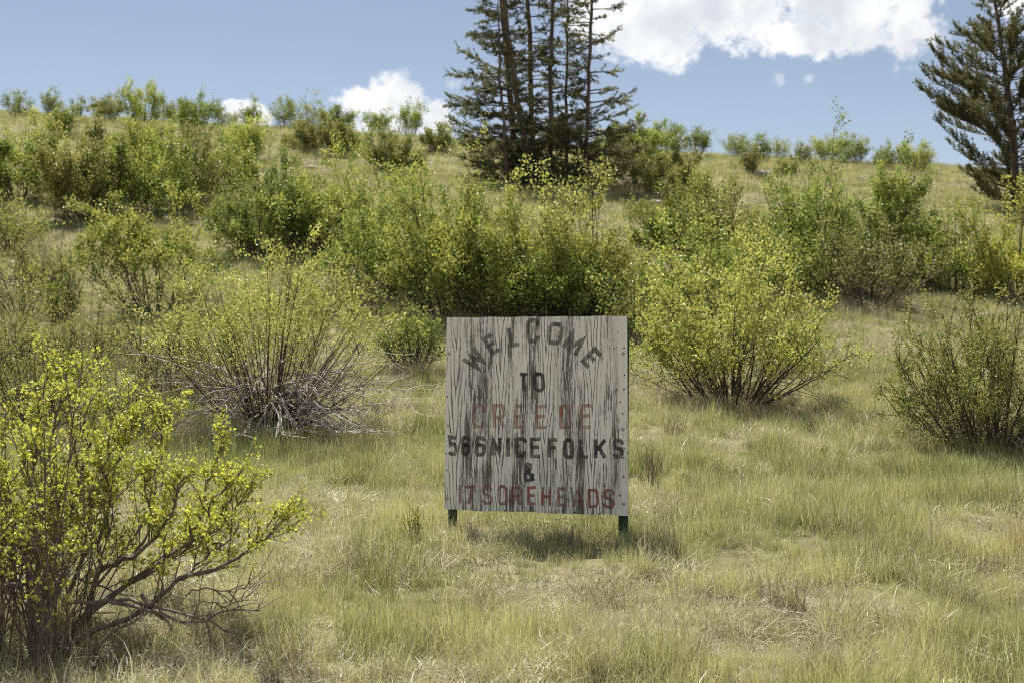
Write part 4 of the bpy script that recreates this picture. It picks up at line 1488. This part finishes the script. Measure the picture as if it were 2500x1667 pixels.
# individual dead tussocks
tus = []
for k in range(4):
    V, F, lv = blades(np.random.default_rng(130 + k), n=260, rad=.085, h=.20, hvar=.3, w=.0034, arch=.7, splay=.75, K=5, curl=.14, lvmu=.35)
    tus.append(make_mesh('dry_tussock', V, F, [M['tussock']], {'lv': lv}))
for k, (px, py) in enumerate(((1475, 1492), (1367, 1556), (1054, 1592), (1459, 1648), (1708, 1606), (1625, 1268), (700, 1628), (509, 1570), (2243, 1352), (1925, 1480), (1860, 1450), (2013, 1655),
                              (2130, 965), (1990, 1160), (2155, 1142), (1649, 1055), (1700, 1235), (860, 1390), (1200, 1480), (2330, 1470))):
    g = hit(px, py)
    o = obj('dry_tussock', tus[k % 4], None, (g[0], g[1], g[2] - .01))
    s = random.Random(k).uniform(.8, 1.25)
    o.scale = (s * 1.1, s, s * .85)
    o.rotation_euler = (0, 0, k * 1.7)
    tag(o, 'dark brown tussock of matted dead grass in the meadow', 'tussock', 'dead grass tussocks in the meadow')
g = hit(2490, 1362)
V, F, lv = blades(np.random.default_rng(140), n=300, rad=.09, h=.24, hvar=.25, w=.0034, arch=.35, splay=.5, K=5, curl=.08, lvmu=.5)
M['rusty'] = leafy('rusty_grass', [(0, (.20, .14, .06)), (.6, (.38, .29, .13)), (1, (.50, .42, .23))], trans=.3)
o = obj('rusty_tussock', make_mesh('rusty_tussock', V, F, [M['rusty']], {'lv': lv}), None, tuple(g))
tag(o, 'orange-brown grass tussock, the only rusty coloured one', 'tussock')


def forb(px, py, name, label, h, n, mat, seed, splay=.28, leaves=0, leafmat='deep', lsize=.016):
    g = hit(px, py)
    rng = np.random.default_rng(seed)
    root = empty(name, tuple(g))
    tag(root, label, 'plant')
    a = rng.uniform(0, 6.283, n)
    sp = np.abs(rng.normal(0, splay, n))
    d = np.stack([np.cos(a) * np.sin(sp), np.sin(a) * np.sin(sp), np.cos(sp)], -1)
    p = np.stack([rng.normal(0, .025, n), rng.normal(0, .025, n), np.full(n, -.02)], -1)
    A = march(rng, p, d, h * rng.uniform(.55, 1.1, n), 7, .07, .02)
    ix = np.repeat(np.arange(n), 5)
    B = grow(rng, A, ix, rng.uniform(.35, 1, len(ix)), h * rng.uniform(.08, .28, len(ix)), R(35), .15, 4, .1, .03)
    V, Q = join([tubes(A, np.full((n, 1), .0024) * np.linspace(1, .4, 7)[None], 3), tubes(B, np.full((len(B), 1), .0012) * np.linspace(1, .5, 4)[None], 3)])
    obj('stalk', make_mesh('stalk', V, [Q], [M[mat]], {'lv': rng.random(len(Q))}), root)
    if leaves:
        q_, tn = along(B, rng.integers(0, len(B), leaves), rng.uniform(0, 1, leaves))
        V, F = leaf_quads(rng, q_, tn + rng.normal(size=(leaves, 3)) * .5, lsize * rng.uniform(.6, 1.3, leaves), .2, .4)
        f = obj('foliage', make_mesh('foliage', V, [F], [M[leafmat]], {'lv': rng.random(leaves)}), root)
        f['kind'] = 'stuff'


forb(1592, 1205, 'dry_forb', 'dead reddish-brown twiggy plant beside the right edge of the sign', .36, 46, 'forb', 1, .34)
forb(1012, 1318, 'green_forb', 'small bright green plant beside the left post of the sign', .22, 16, 'forb', 2, .3, 420, 'fresh')
forb(2008, 1122, 'green_forb', 'tiny green plant in grass near the small-leaved shrub', .12, 8, 'forb', 3, .4, 90, 'deep', .022)
forb(2054, 1128, 'green_forb', 'tiny green plant paired with another near the small-leaved shrub', .12, 8, 'forb', 4, .4, 90, 'deep', .022)
forb(1160, 1335, 'dry_forb', 'thin dark dead stalks in the shade under the sign', .17, 14, 'forb', 5, .3)
forb(1390, 1340, 'dry_forb', 'sparse dead stalks under the sign near its right post', .17, 12, 'forb', 6, .3)

# grey stones on the upper slope
M['stone'] = rough_mat('grey_stone', [(.3, (.20, .18, .16)), (.7, (.42, .39, .35))], 6, rough=.9, bump=.5)
for k, (px, py, sz) in enumerate(((1862, 430, .22), (2110, 440, .20), (1870, 428, .12), (1600, 500, .18), (760, 412, .14), (2250, 470, .16))):
    g = hit(px, py)
    rng = np.random.default_rng(500 + k)
    me = bpy.data.meshes.new('stone')
    import bmesh
    bm = bmesh.new()
    bmesh.ops.create_icosphere(bm, subdivisions=2, radius=sz)
    for v in bm.verts:
        v.co *= 1 + rng.uniform(-.18, .18)
        v.co.z *= .55
        v.co.x *= 1.4
    bm.to_mesh(me)
    bm.free()
    me.materials.append(M['stone'])
    o = obj('grey_stone', me, None, (g[0], g[1], g[2] + sz * .1))
    tag(o, 'small pale grey stone lying in grass on the upper slope', 'stone', 'stones on the upper slope')
